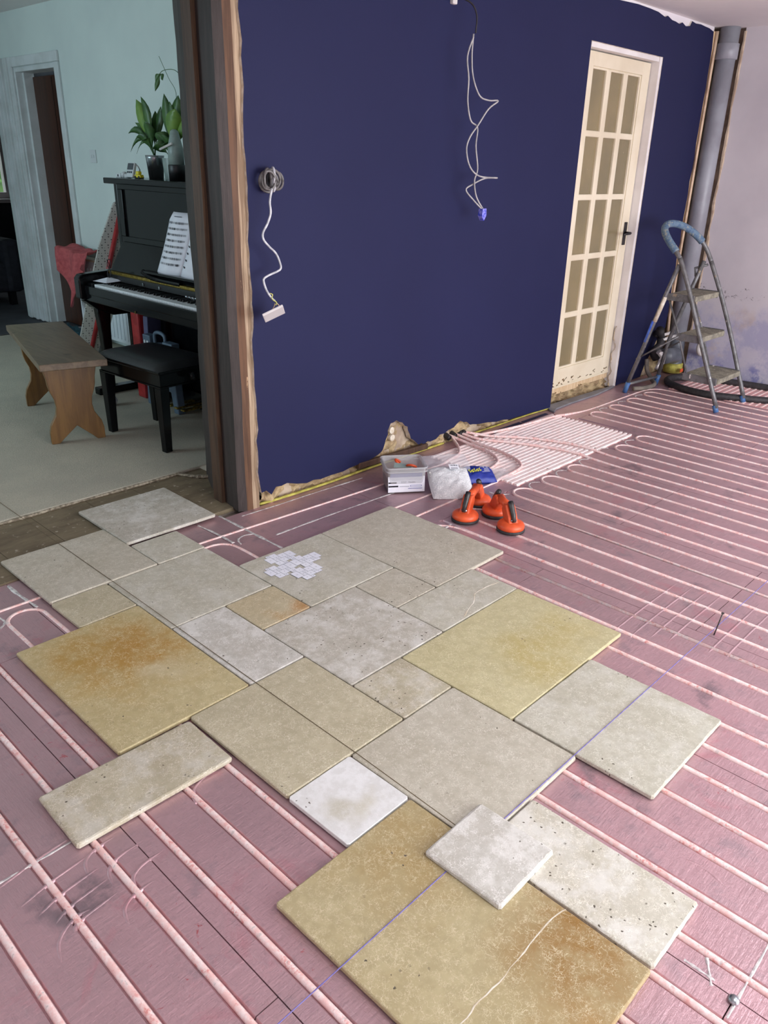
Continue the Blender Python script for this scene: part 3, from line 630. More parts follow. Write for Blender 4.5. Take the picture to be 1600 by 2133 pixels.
p0 = MB().box(0, PW + 0.004, 0, 0.006, 0, PH + 0.004).obj('pane', M['pane'], dr); first = True
for x in cols:
    for z in rows:
        o_ = p0 if first else link(p0.copy(), dr); first = False
        o_.location = (x - 0.002, 1.902, z - 0.002)
hx, hz_ = 3.862, 1.02
hd = MB().box(hx - 0.018, hx + 0.018, LY0 - 0.006, LY0, hz_ - 0.075, hz_ + 0.065).obj('handle_plate', M['black_iron'], dr, bevel=0.004)
MB().tube([(hx, LY0 - 0.004, hz_), (hx, LY0 - 0.045, hz_), (hx - 0.02, LY0 - 0.052, hz_), (hx - 0.10, LY0 - 0.050, hz_ - 0.004)], [0.009, 0.008, 0.008, 0.006], 8).obj('lever_handle', M['black_iron'], dr, smooth=True)
# chipped paint and raw timber below the leaf
MB().box(LX0, LX1, LY0 - 0.003, LY0, LZ0, LZ0 + 0.012).obj('weather_bead', M['door_cream'], dr)
MB().box(DX0 + 0.02, 3.50, LY0 - 0.001, LY1, 0.058, LZ0).obj('raw_sill_timber', M['timber_raw'], dr, bevel=0.002); MB().box(3.50, DX1 - 0.03, LY0 + 0.004, LY1, 0.062, LZ0).obj('raw_sill_timber', M['timber_raw'], dr, bevel=0.002)
lumpy(DX0, DX1, -0.02, 0.075, 70, 8, 1.90, 0.04, 'rubble_core', M['rubble'])
for i in range(26):
    x = LX0 + 0.02 + 0.72 * random.random(); z = LZ0 + 0.012 + 0.028 * random.random()
    o_ = MB().box(0, 0.012 + 0.02 * random.random(), 0, 0.0012, 0, 0.003 + 0.006 * random.random()).obj('paint_chip', M['board'] if i % 3 else M['pine'], dr); o_.location = (x, LY0 - 0.0016, z); o_.rotation_euler = (0, random.uniform(-0.5, 0.5), 0)

# ------------------------------------------------------------------ corner soil pipe
sp_ = thing('soil_pipe', 'grey plastic soil pipe standing in the open corner beside the right wall', 'pipe', (4.664, 1.762, 0))
MB().tube([(0, 0, 0.26), (0, 0, 2.244)], 0.061, 24).obj('pipe_run', M['pvc_grey'], sp_, smooth=True)
MB().lathe([(0.062, 2.06), (0.071, 2.065), (0.071, 2.15), (0.062, 2.155)], 24).obj('collar', M['pvc_grey'], sp_, smooth=True)
MB().tube(smooth_path([(0, 0, 0.30), (-0.005, -0.01, 0.20), (-0.05, -0.03, 0.145), (-0.13, -0.05, 0.155), (-0.22, -0.06, 0.17), (-0.30, -0.06, 0.175)], 5), 0.056, 20).obj('branch_elbow', M['pvc_dark'], sp_, smooth=True)
MB().tube(smooth_path([(0, 0, 0.20), (-0.01, -0.01, 0.10), (-0.015, -0.015, 0.03)], 4), 0.06, 20).obj('foot_bend', M['pvc_dark'], sp_, smooth=True)
ylb = MB().lathe([(0.062, 0.01), (0.068, 0.012), (0.068, 0.075), (0.062, 0.08)], 24).obj('yellow_coupling', M['yellow'], sp_, smooth=True); ylb.location = (-0.015, -0.015, 0)
MB().box(-0.022, 0.022, -0.0695, -0.066, 0.03, 0.055).obj('coupling_print', M['orange'], sp_).location = (-0.06, -0.035, 0)
m = MB().tube([(4.603, 1.82, 0.30 + 0.12 * i) if i else (4.603, 1.80, 0.16) for i in range(17)], 0.011, 8); tag(m.obj('copper_pipe', M['copper'], smooth=True), 'thin copper coloured pipe rising beside the grey soil pipe', 'pipe')
bt = MB()
zz = [0.42 + 0.09 * i for i in range(21)]
bt.tube([(4.600 + 0.004 * random.random(), 1.842, z) for z in zz], [0.010 + 0.006 * random.random() for _ in zz], 6)
tag(bt.obj('timber_lath', M['timber_raw']), 'raw pale timber lath at the broken edge of the navy wall in the corner', 'timber')
m = MB().tube(smooth_path([(4.36, 1.79, 0.33), (4.40, 1.77, 0.30), (4.37, 1.75, 0.25), (4.33, 1.77, 0.20), (4.36, 1.76, 0.15)], 5), 0.028, 10).tube([(4.40, 1.77, 0.30), (4.34, 1.755, 0.36)], 0.03, 10)
tag(m.obj('valve', M['black_rubber'], smooth=True), 'black waste valve behind the step ladder beside the soil pipe', 'valve')
wp = MB().tube([(4.38, 1.76, 0.31), (4.58, 1.76, 0.315)], 0.011, 8).tube([(4.38, 1.74, 0.285), (4.58, 1.74, 0.29)], 0.011, 8)
tag(wp.obj('waste_pipe', M['white_pipe'], smooth=True), 'pair of thin white plastic pipes behind the step ladder', 'pipe')
wl = MB().tube(smooth_path([(4.70, 1.58, 0.30), (4.66, 1.57, 0.27), (4.63, 1.57, 0.22), (4.66, 1.57, 0.18), (4.70, 1.57, 0.17)], 5), 0.02, 10)
tag(wl.obj('waste_pipe', M['white_pipe'], smooth=True), 'curved white plastic elbow on the right wall behind the step ladder', 'pipe')
rg = MB().tube(smooth_path([(4.33, 1.70, 0.20), (4.30, 1.68, 0.14), (4.27, 1.70, 0.10), (4.31, 1.69, 0.17), (4.28, 1.71, 0.22)], 4), [0.012 + 0.01 * random.random() for _ in range(17)], 7)
tag(rg.obj('foil_wrapping', M['crust']), 'crumpled silver foil hanging off the dark soil pipe branch', 'foil')

# hoses
HZ = 0.022
tag(MB().tube(smooth_path([(4.30, 0.62, HZ), (4.33, 0.86, HZ), (4.245, 1.05, HZ), (4.165, 1.24, HZ), (4.17, 1.42, HZ), (4.25, 1.58, HZ), (4.36, 1.64, HZ), (4.48, 1.60, HZ), (4.58, 1.45, HZ), (4.63, 1.25, HZ), (4.66, 1.05, HZ), (4.67, 0.8, HZ)], 6), 0.024, 12).obj('flexible_hose', M['hose'], smooth=True), 'thick black flexible hose looped on the floor under the step ladder', 'hose')
tag(MB().tube(smooth_path([(3.93, 1.69, 0.016), (4.02, 1.64, 0.018), (4.14, 1.64, 0.02), (4.22, 1.70, 0.03), (4.25, 1.76, 0.08), (4.28, 1.79, 0.15)], 6), 0.015, 10).obj('flexible_hose', M['hose_grey'], smooth=True), 'dusty grey hose lying along the wall foot behind the step ladder', 'hose')

# ------------------------------------------------------------------ step ladder
LD = thing('step_ladder', 'paint-splashed grey three-tread step ladder with blue foam hoop handle', 'step ladder', (4.03, 1.38, 0))
def LB(): m = MB(); m.M = Matrix.Translation((-4.03, -1.38, 0)); return m
fl = [(3.84, 1.075, 0.03), (3.84, 1.278, 0.482), (3.84, 1.402, 0.759), (3.84, 1.475, 0.90)]
fr = [(4.22, 1.051, 0.03), (4.22, 1.212, 0.414), (4.22, 1.335, 0.677), (4.22, 1.432, 0.862)]
LB().tube(smooth_path(fl, 4), 0.0142, 10).obj('front_leg', M['ladder'], LD, smooth=True)
LB().tube(smooth_path(fr, 4), 0.0142, 10).obj('front_leg', M['ladder'], LD, smooth=True)
hoop = smooth_path([(3.84, 1.475, 0.90), (3.838, 1.515, 0.945), (3.845, 1.575, 1.005), (3.875, 1.62, 1.055), (3.94, 1.635, 1.085), (4.02, 1.61, 1.085), (4.10, 1.565, 1.055), (4.17, 1.515, 1.00), (4.208, 1.475, 0.94), (4.22, 1.432, 0.862)], 6)
LB().tube(hoop, 0.0142, 10).obj('hoop', M['ladder'], LD, smooth=True)
LB().tube(hoop[5:-10], 0.0225, 12).obj('foam_grip', M['sleeve'], LD, smooth=True)
for x, yb in ((3.845, 1.70), (4.215, 1.66)):
    LB().tube([(x, yb, 0.05), (x, 1.62, 0.335), (x, 1.535, 0.655), (x, 1.475, 0.86)], 0.0135, 10).obj('rear_leg', M['ladder'], LD, smooth=True)
    LB().tube([(x, yb + 0.008, 0.004), (x, yb - 0.008, 0.075)], 0.0165, 10).obj('foot_cap', M['blue_tip'], LD, smooth=True)
    LB().tube([(x + (0.012 if x < 4 else -0.012), 1.515, 0.66), (x + (0.012 if x < 4 else -0.012), 1.405, 0.44), (x + (0.012 if x < 4 else -0.012), 1.31, 0.20)], 0.009, 8, flat=0.6).obj('tread_link', M['ladder'], LD, smooth=True)
    LB().tube([(x, 1.66, 0.24), (x, 1.40, 0.43)], 0.009, 8, flat=0.6).obj('stay', M['ladder'], LD, smooth=True)
LB().tube([(3.845, 1.575, 0.50), (3.845, 1.53, 0.66)], 0.0141, 10).obj('painted_patch', M['plaster'], LD, smooth=True)
LB().tube([(3.845, 1.615, 0.36), (3.845, 1.58, 0.50)], 0.0143, 10).obj('painted_patch', M['blue_tape'], LD, smooth=True)
LB().tube([(3.845, 1.70, 0.06), (4.03, 1.69, 0.055), (4.215, 1.66, 0.06)], 0.010, 8).obj('rear_rail', M['ladder'], LD, smooth=True)
for x, y in ((3.84, 1.075), (4.22, 1.051)): LB().tube([(x, y - 0.004, 0.004), (x, y + 0.014, 0.045)], 0.0165, 10).obj('foot_cap', M['blue_tip'], LD, smooth=True)
for (ya, yb, z) in ((1.10, 1.33, 0.205), (1.25, 1.415, 0.445), (1.335, 1.52, 0.682)):
    LB().box(3.855, 4.205, ya, yb, z - 0.034, z).obj('tread', M['tread'], LD, bevel=0.006)
    for bx in (3.842, 4.204): LB().box(bx, bx + 0.014, ya + 0.01, yb, z - 0.04, z + 0.004).obj('tread_bracket', M['ladder'], LD, bevel=0.002)
LB().tube([(4.22, 1.45, 0.84), (4.218, 1.53, 0.81), (4.215, 1.515, 0.76)], 0.008, 8).obj('hinge_link', M['ladder'], LD, smooth=True)
LB().tube([(3.84, 1.46, 0.88), (3.842, 1.50, 0.80), (3.845, 1.48, 0.86)], 0.008, 8).obj('hinge_link', M['ladder'], LD, smooth=True)

# ------------------------------------------------------------------ stone tiles
SC_ = {
 'beige': stone('beige_limestone', srgb(190, 184, 168), srgb(181, 174, 156), 0.55, 0.3, seed=1.0),
 'tan': stone('tan_limestone', srgb(188, 179, 152), srgb(178, 169, 142), 0.60, 0.3, seed=2.0),
 'grey': stone('grey_travertine', srgb(186, 181, 168), srgb(176, 170, 156), 0.7, 0.75, white=0.55, seed=3.0),
 'grey2': stone('pale_grey_travertine', srgb(196, 193, 184), srgb(186, 181, 170), 0.8, 0.35, white=0.75, seed=4.0),
 'sage': stone('grey_beige_limestone', srgb(190, 186, 170), srgb(181, 176, 158), 0.6, 0.3, white=0.25, seed=5.0),
 'ochre': stone('ochre_stained_limestone', srgb(190, 177, 136), srgb(182, 168, 126), 0.5, 0.3, stains=((-0.19, 1.20, 0.36, srgb(178, 146, 78), 0.85), (-0.15, 1.22, 0.24, srgb(164, 122, 54), 0.8), (-0.28, 1.30, 0.16, srgb(168, 134, 66), 0.7), (-0.12, 1.04, 0.10, srgb(196, 184, 150), 0.9)), seed=6.0),
 'yellow': stone('yellowish_limestone', srgb(194, 185, 146), srgb(186, 176, 136), 0.5, 0.3, stains=((0.72, 0.33, 0.20, srgb(178, 160, 98), 0.7), (0.92, 0.36, 0.14, srgb(178, 160, 100), 0.65)), seed=7.0),
 'brown': stone('brown_limestone', srgb(180, 167, 130), srgb(170, 155, 116), 0.55, 0.3, stains=((-0.06, -0.28, 0.22, srgb(142, 106, 54), 0.95), (-0.22, -0.44, 0.16, srgb(160, 118, 62), 0.8), (-0.1, 0.10, 0.25, srgb(160, 134, 84), 0.6)), seed=8.0),
 'rust': stone('rust_edged_limestone', srgb(192, 180, 150), srgb(186, 172, 140), 0.5, 0.4, stains=((0.40, 1.06, 0.08, srgb(176, 126, 66), 0.8), (0.30, 1.05, 0.06, srgb(178, 140, 84), 0.6)), seed=9.0),
 'white': stone('white_limestone', srgb(228, 228, 226), srgb(220, 219, 216), 0.15, 0.2, stains=((-0.13, 0.30, 0.07, srgb(186, 180, 160), 0.85), (-0.07, 0.27, 0.05, srgb(192, 186, 164), 0.7)), seed=10.0),
 'worn': stone('worn_fossil_limestone', srgb(184, 176, 152), srgb(172, 162, 138), 0.9, 0.8, white=0.35, seed=11.0),
 'pitted': stone('pitted_travertine', srgb(198, 193, 178), srgb(188, 181, 162), 0.85, 1.0, white=0.6, seed=12.0),
}
TT = 0.0125
def tile(u0, u1, v0, v1, mat, label, zb=0.004, rz=0.0, dx=0, dy=0, rough=0.0012, bev=0.0022, tilt=(0, 0)):
    w_ = (u1 - u0) * S - 0.0035; d_ = (v1 - v0) * S - 0.0035
    cx, cy = (u0 + u1) / 2 * S + dx, -(v0 + v1) / 2 * S + dy
    per = []
    st = 0.016; rc = 0.005
    def edge(a, b):
        n = max(3, int((Vector(b) - Vector(a)).length / st)); return [(a[0] + (b[0] - a[0]) * i / n, a[1] + (b[1] - a[1]) * i / n) for i in range(n)]
    hx_, hy_ = w_ / 2, d_ / 2
    cs = [(-hx_, -hy_ + rc), (-hx_ + rc, -hy_), (hx_ - rc, -hy_), (hx_, -hy_ + rc), (hx_, hy_ - rc), (hx_ - rc, hy_), (-hx_ + rc, hy_), (-hx_, hy_ - rc)]
    for i in range(8):
        a, b = cs[i], cs[(i + 1) % 8]
        per += edge(a, b) if i % 2 else [a]
    n = len(per); cxn = random.random() * 100
    def ring(ins, z, jit):
        out = []
        for i, (x, y) in enumerate(per):
            k_ = mnoise.noise(Vector((x * 60 + cxn, y * 60, z * 300))) * jit + max(0, mnoise.noise(Vector((x * 45, y * 45 + cxn, 9.0))) - 0.45) * jit * 5
            f = ins + abs(k_)
            l = max(abs(x) / hx_, abs(y) / hy_)
            sx = -1 if x < 0 else 1; sy = -1 if y < 0 else 1
            ex = max(0.0, 1 - (hx_ - abs(x)) / 0.012); ey = max(0.0, 1 - (hy_ - abs(y)) / 0.012)
            out.append((x - sx * f * min(1, ex), y - sy * f * min(1, ey), z))
        return out
    rings = [ring(0.0015, 0, 0.0004), ring(0, 0.0025, rough), ring(0.0, TT - bev, rough), ring(bev * 0.45, TT - bev * 0.4, rough * 1.6), ring(bev * 1.3, TT, rough * 2.2)]
    vs_ = [p for r_ in rings for p in r_]; fs = [tuple(reversed(range(n)))]
    for j in range(4):
        for i in range(n): q = (i + 1) % n; fs.append((j * n + i, j * n + q, (j + 1) * n + q, (j + 1) * n + i))
    fs.append(tuple(4 * n + i for i in range(n)))
    m = MB(); m.add(vs_, fs); o = m.obj('stone_tile', SC_[mat])
    o.location = (cx, cy, zb); o.rotation_euler = (tilt[0], tilt[1], rz)
    return tag(o, label, 'tile', 'stone tiles laid out dry on the floor')
tile(1, 3, -11, -9, 'grey', 'square greyish tile lying on the timber threshold below the posts', 0.0125, -0.01, dx=-0.002, dy=0.012)
tA = tile(-1, 1, -10, -8, 'beige', 'square smooth beige tile half on the threshold boards, crossed by the brown string', 0.0075)
tile(1, 2, -9, -8, 'sage', 'small square sage-beige tile touching the greyish threshold tile', 0.0065)
tile(-1, 0, -8, -7, 'tan', 'small square tan tile above the big ochre stained tile', rz=0.01)
t5 = tile(0, 2, -8, -6, 'sage', 'square grey-green tile with a thin dark crack beside the paper tile')
tile(-2, 0, -7, -4, 'ochre', 'large rectangular tile with a big ochre stain and pale patch', rz=-0.004)
tile(0, 1, -6, -4, 'grey2', 'narrow pale grey tile against the long side of the ochre stained tile')
tile(1, 2, -6, -5, 'rust', 'small square tile with rust brown edge staining')
tile(2, 4, -7, -5, 'sage', 'square beige tile carrying the white paper cutouts')
tile(4, 6, -7, -4, 'beige', 'large rectangular beige tile nearest the clear bag and suction lifters', rz=0.004)
tile(3, 4, -5, -4, 'beige', 'small square beige tile between the paper tile and the narrow veined tile')
tile(3, 5, -4, -3, 'sage', 'narrow tile with a jagged white vein across one end', rz=-0.003)
tile(1, 3, -5, -3, 'grey', 'square grey travertine tile full of small pits in the middle of the layout')
tile(2, 5, -3, -1, 'yellow', 'large rectangular yellowish tile', rz=0.004)
tile(1, 2, -3, -2, 'worn', 'small square pale tile wedged beside the large yellowish tile')
tile(-1, 1, -4, -2, 'tan', 'square tan tile crossed by the brown string above the white tile')
tile(0, 2, -2, 0, 'beige', 'square beige tile next to the bright white tile')
t18 = tile(2, 4, -1, 1, 'sage', 'square grey-beige tile crossed by the purple string, alone on the right edge', dx=0.004)
tile(-1, 0, -2, -1, 'white', 'small bright white tile with a beige blotch', rough=0.0003, bev=0.001, rz=0.01)
tile(-3, -1, -4, -3, 'worn', 'narrow tumbled tile with worn rounded edges set apart beside the ochre tile', dx=-0.006, dy=-0.004, rz=-0.02, rough=0.0022, bev=0.004)
tile(-2, 0, -1, 2, 'brown', 'large brown tile with dark rust stain under the purple string', rz=0.0)
tile(0, 1, 0, 2, 'pitted', 'narrow pale pitted tile partly covered by a loose tile', dx=0.003, rough=0.0018, bev=0.003)
lt = tile(-0.5, 0.5, -0.5, 0.5, 'grey2', 'loose small grey tumbled tile lying on top of three other tiles', 0.0172, 0.012, dx=-0.003, dy=-0.030, rough=0.0022, bev=0.004)
# veins filled with white calcite, chips
def vein(o, pts, r=0.0016, name='calcite_vein'):
    L = o.location; z = TT - 0.0002
    P = smooth_path([(x - L.x, y - L.y, z) for x, y in pts], 4)
    P = [(p[0] + random.uniform(-0.0015, 0.0015), p[1] + random.uniform(-0.0015, 0.0015), p[2]) for p in P]
    MB().tube(P, [r * (0.5 + random.random()) for _ in P], 5, flat=0.3).obj(name, M['plaster'], o)

# ------------------------------------------------------------------ strings and nail
tag(MB().tube([(0.016, 3.3, 0.022), (0.016, 2.2, 0.021), (0.016, 1.64, 0.0215), (0.016, 0.835, 0.0175), (0.016, 0.40, 0.017), (0.010, 0.06, 0.0165)], 0.0011, 6).obj('string_line', M['string_b']), 'brown string line stretched from the carpet across the tiles', 'string')
tag(MB().tube([(-1.2, 0.008, 0.0175), (-0.2, 0.008, 0.0175), (0.4, 0.008, 0.0175), (0.85, 0.007, 0.0175), (1.26, 0.006, 0.017), (2.6, 0.004, 0.017)], 0.0013, 6).obj('string_line', M['string']), 'purple string line stretched across the lower tiles and foil floor', 'string')
nl = thing('nail', 'long thin nail standing upright in the foil floor at the purple string', 'nail', (1.262, 0.002, 0))
MB().tube([(0, 0, -0.01), (0.004, -0.012, 0.085)], 0.0022, 8).obj('shank', M['lever'], nl, smooth=True); MB().tube([(0.004, -0.012, 0.0845), (0.0041, -0.0122, 0.087)], 0.005, 10).obj('head', M['lever'], nl)
tag(MB().lathe([(0.004, 0.0), (0.010, 0.002), (0.011, 0.006), (0.007, 0.011), (0.001, 0.012)], 14).obj('foil_stud', M['steel'], smooth=True), 'round silver stud in a seam of the foil floor', 'stud').location = (0.059, -0.541, 0.0)

# ------------------------------------------------------------------ paper cutouts of the tile pattern
cells = [(0, 2, -8, -6), (0, 1, -6, -4), (1, 2, -6, -5), (1, 3, -5, -3), (2, 4, -7, -5), (3, 4, -5, -4), (3, 5, -4, -3), (1, 2, -3, -2), (-1, 1, -4, -2), (-1, 0, -8, -7), (-2, 0, -7, -4), (4, 6, -7, -4)]
nums = ['1', '2', '3', '4', '5', '6', '7', '8', '9', '10', '11', '12']
U = 0.0152; ptop = 0.004 + TT
labs = ['white paper pattern cutout at the wall-facing edge of the square beige tile', 'white paper pattern cutout nearest the grey-green cracked tile', 'white paper pattern cutout nearest the large rectangular beige tile', 'white paper pattern cutout nearest the small rust-edged tile']
for i, (a, b) in enumerate(((0, 0), (-4, 5), (4, 5), (0, 10))):
    pcx, pcy = 0.566 + (a - 0.0) * U, 1.298 - (b - 5.0) * U
    pt = thing('paper_cutout', labs[i], 'paper', (pcx, pcy, ptop), random.uniform(-0.04, 0.04), 'paper pattern cutouts')
    base = MB()
    for (u0, u1, v0, v1) in cells:
        base.box((u0 - 2) * U, (u1 - 2) * U, -(v1 + 5) * U, -(v0 + 5) * U, 0.0001 + 0.0004 * i, 0.0005 + 0.0004 * i)
    base.obj('printed_outline', M['ink'], pt)
    for (u0, u1, v0, v1), nn in zip(cells, nums):
        e = 0.0009
        MB().box((u0 - 2) * U + e, (u1 - 2) * U - e, -(v1 + 5) * U + e, -(v0 + 5) * U - e, 0.0004 + 0.0004 * i, 0.0009 + 0.0004 * i).obj('paper_cell', M['paper'], pt)
        cxx, cyy = ((u0 + u1) / 2 - 2) * U, -((v0 + v1) / 2 + 5) * U
        text_mesh('printed_number', nn, 0.0075, M['ink_dark'], pt, Matrix.Translation((cxx - 0.002 * len(nn), cyy - 0.0026, 0.0010 + 0.0004 * i)))

# ------------------------------------------------------------------ plastic tub with label
TB = thing('plastic_tub', 'clear plastic tub with a white paper label standing by the wall foot', 'tub', (1.462, 1.575, 0.0), math.radians(-36))
def rrect(hx_, hy_, r, n=5):
    out = []
    for (cx, cy, a0) in ((hx_ - r, hy_ - r, 0), (-hx_ + r, hy_ - r, PI / 2), (-hx_ + r, -hy_ + r, PI), (hx_ - r, -hy_ + r, 3 * PI / 2)):
        for i in range(n + 1): out.append((cx + r * math.cos(a0 + PI / 2 * i / n), cy + r * math.sin(a0 + PI / 2 * i / n)))
    return out
def loft(m, secs, mi=0, cap0=True, cap1=False):
    n = len(secs[0][0]); vs_ = [(x, y, z) for pl, z in secs for x, y in pl]; fs = []
    for j in range(len(secs) - 1):
        for i in range(n): q = (i + 1) % n; fs.append((j * n + i, j * n + q, (j + 1) * n + q, (j + 1) * n + i))
    if cap0: fs.append(tuple(reversed(range(n))))
    if cap1: fs.append(tuple((len(secs) - 1) * n + i for i in range(n)))
    return m.add(vs_, fs, mi)
TX, TY, TH = 0.072, 0.066, 0.100
TB.scale = (1.28, 1.28, 1.24)
loft(MB(), [(rrect(TX * 0.90, TY * 0.90, 0.012), 0.004), (rrect(TX, TY, 0.014), TH), (rrect(TX - 0.002, TY - 0.002, 0.013), TH), (rrect(TX * 0.9 - 0.002, TY * 0.9 - 0.002, 0.011), 0.006)], cap1=True).obj('tub_body', M['tub'], TB, smooth=False)
rim = MB(); P = [(x, y, TH) for x, y in rrect(TX + 0.003, TY + 0.003, 0.016, 6)]; rim.tube(P, 0.0035, 6, closed=True); P = [(x, y, TH - 0.014) for x, y in rrect(TX + 0.003, TY + 0.003, 0.016, 6)]; rim.tube(P, 0.003, 6, closed=True); rim.obj('tub_rim', M['tub'], TB, smooth=True)
loft(MB(), [(rrect(TX * 0.87, TY * 0.87, 0.011), 0.007), (rrect(TX * 0.90, TY * 0.90, 0.011), 0.048)], cap1=True).obj('contents', M['tub_fill'], TB)
lb = MB(); lb.M = Matrix.Translation((0, -0.0628, 0)) @ Matrix.Rotation(-0.09, 4, 'X')
lb.box(-0.067, 0.067, -0.0024, -0.0012, 0.006, 0.066); lbo = lb.obj('paper_label', M['paper'], TB)
lb2 = MB(); lb2.M = lb.M; lb2.box(-0.060, 0.058, -0.0028, -0.0010, 0.064, 0.078); lb2.obj('blue_label_strip', M['ink_blue'], TB)
FM = Matrix.Translation((0, -0.0628, 0)) @ Matrix.Rotation(-0.09, 4, 'X') @ Matrix.Translation((0, -0.0028, 0)) @ Matrix.Rotation(PI / 2, 4, 'X')
for tx, x, z, sz, mt in (('5257   Nesbit', -0.020, 0.041, 0.0095, 'ink'), ('TILE SPACERS', -0.064, 0.041, 0.0052, 'ink_dark'), ('LEVEL KIT', -0.064, 0.028, 0.0062, 'ink_dark'), ('Contents as marked', 0.002, 0.019, 0.0048, 'ink_blue')):
    if tx in ('TILE SPACERS', 'LEVEL KIT', 'Contents as marked'): continue
    text_mesh('printed_text', tx, sz, M[mt], lbo, FM @ Matrix.Translation((x, z, 0)))
for (x0, x1, z0, z1, mt) in ((-0.066, -0.036, 0.040, 0.0455, 'ink_dark'), (-0.066, -0.030, 0.026, 0.032, 'ink_dark'), (-0.026, 0.010, 0.027, 0.0285, 'ink'), (0.006, 0.058, 0.0185, 0.0205, 'ink_blue'), (0.014, 0.056, 0.026, 0.032, 'ink_blue')):
    q = MB(); q.M = lb.M; q.box(x0, x1, -0.0027, -0.0022, z0, z1); q.obj('printed_line', M[mt], lbo)
q = MB(); q.M = lb.M; q.box(0.0155, 0.0545, -0.0029, -0.0022, 0.0272, 0.0308); q.obj('printed_box', M['paper'], lbo)
# tools and wedges in the tub
kn = thing('trowel', 'grey bladed tool lying across the top of the plastic tub', 'tool', (1.465, 1.59, 0.022))
m = MB(); m.prism([(-0.045, -0.018), (0.045, -0.012), (0.05, 0.012), (-0.03, 0.022)], 'z', 0, 0.003); m.M = Matrix.Identity(4)
o_ = m.obj('blade', M['pot'], kn); o_.location = (0, 0, 0.078); o_.rotation_euler = (0.25, 0.12, -0.5)
for i, (x, y, z, r_) in enumerate(((1.485, 1.625, 0.102, 0.4), (1.500, 1.560, 0.096, 1.7))):
    P = [(0.022 * math.cos(a * 0.5), 0.022 * math.sin(a * 0.5), 0) for a in range(0, 9)]
    o_ = MB().tube(P, 0.006, 8).obj('wedge_clip', M['orange'], smooth=True); o_.location = (x, y, z); o_.rotation_euler = (0.6, 0.3, r_)
    tag(o_, 'curved orange plastic clip inside the plastic tub', 'clip', 'orange clips in the tub')
tag(MB().box(-0.03, 0.03, -0.004, 0.004, 0, 0.006).obj('spacer_stick', M['white_pipe'], bevel=0.001), 'short white stick leaning between the tub and the clear bag', 'stick')
o_ = bpy.data.objects['spacer_stick']; o_.location = (1.548, 1.462, 0.066); o_.rotation_euler = (0.2, 0.6, -0.6)
# bags
def pillow(hx_, hy_, h, n=22, seed=0.0, amp=0.004, pinch=0.5):
    vs_ = []; fs = []
    for sgn in (1, -1):
        for j in range(n + 1):
            for i in range(n + 1):
                u = -1 + 2 * i / n; v = -1 + 2 * j / n
                f = max(0.0, (1 - abs(u) ** 3) * (1 - abs(v) ** 3)) ** pinch
                z = sgn * h * f + mnoise.fractal(Vector((u * 4 + seed, v * 4, seed * 3 + sgn)), 0.7, 2, 3) * amp * (0.3 + f)
                vs_.append((u * hx_ * (1 - 0.05 * abs(v) ** 2), v * hy_ * (1 - 0.05 * abs(u) ** 2), max(z, -h * 0.55)))
        b = 0 if sgn > 0 else (n + 1) ** 2
        for j in range(n):
            for i in range(n):
                a = b + j * (n + 1) + i; q = (a, a + 1, a + n + 2, a + n + 1); fs.append(q if sgn > 0 else q[::-1])
    return MB().add(vs_, fs)
BG = thing('clip_bag', 'clear plastic bag filled with white clips, leaning in front of the blue printed bag', 'bag', (1.578, 1.385, 0.0), math.radians(-38)); BG.scale = (1.28, 1.22, 1.22)
o_ = pillow(0.078, 0.082, 0.030, 24, 1.3, 0.004).obj('bag_of_clips', M['clips'], BG, smooth=True); o_.location = (0, 0, 0.035); o_.rotation_euler = (0.42, 0, 0.0)
o_ = pillow(0.088, 0.050, 0.004, 14, 4.0, 0.006).obj('loose_bag_top', M['film'], BG, smooth=True); o_.location = (0.005, 0.115, 0.075); o_.rotation_euler = (0.35, 0.0, 0.1)
o_ = MB().box(-0.018, 0.018, -0.014, 0.014, 0, 0.0008).obj('barcode_label', M['paper'], BG); o_.location = (0.018, 0.034, 0.0885); o_.rotation_euler = (0.34, 0.05, 0.05)
for i in range(9):
    w_ = 0.0008 + 0.0006 * (i % 3); q = MB().box(-0.014 + i * 0.0032, -0.014 + i * 0.0032 + w_, 0.003, 0.011, 0.0008, 0.0012).obj('barcode_bar', M['ink_dark'], o_)
MB().box(-0.013, 0.012, -0.007, -0.0055, 0.0008, 0.0012).obj('printed_line', M['ink'], o_); MB().box(-0.013, 0.014, -0.011, -0.009, 0.0008, 0.0012).obj('printed_line', M['ink_dark'], o_)
BB = thing('printed_bag', 'blue printed plastic bag with yellow lettering beside the clear bag', 'bag', (1.785, 1.385, 0.0), math.radians(-32)); BB.scale = (1.15, 1.15, 1.1)
o_ = pillow(0.075, 0.055, 0.026, 20, 2.2, 0.004).obj('bag_body', M['ink_blue'], BB, smooth=True); o_.location = (0, 0, 0.026); o_.rotation_euler = (0.25, 0.05, 0)
o_ = pillow(0.055, 0.052, 0.008, 14, 5.1, 0.007).obj('clear_bag_end', M['film'], BB, smooth=True); o_.location = (0.105, 0.01, 0.02); o_.rotation_euler = (0.1, 0.1, 0.15)
LM = Matrix.Translation((-0.045, -0.030, 0.054)) @ Matrix.Rotation(0.25, 4, 'X') @ Matrix.Rotation(0.15, 4, 'Z')
for i, (x, w_, h_) in enumerate(((0.0, 0.008, 0.022), (0.011, 0.010, 0.016), (0.025, 0.006, 0.022), (0.034, 0.010, 0.016), (0.047, 0.007, 0.020))):
    q = MB(); q.M = LM; q.tube(smooth_path([(x, 0, 0), (x + w_, h_ * 0.25, 0), (x, h_ * 0.6, 0), (x + w_, h_, 0)], 4), 0.0022, 5, flat=0.3); q.obj('printed_lettering', M['ink_yellow'], BB)
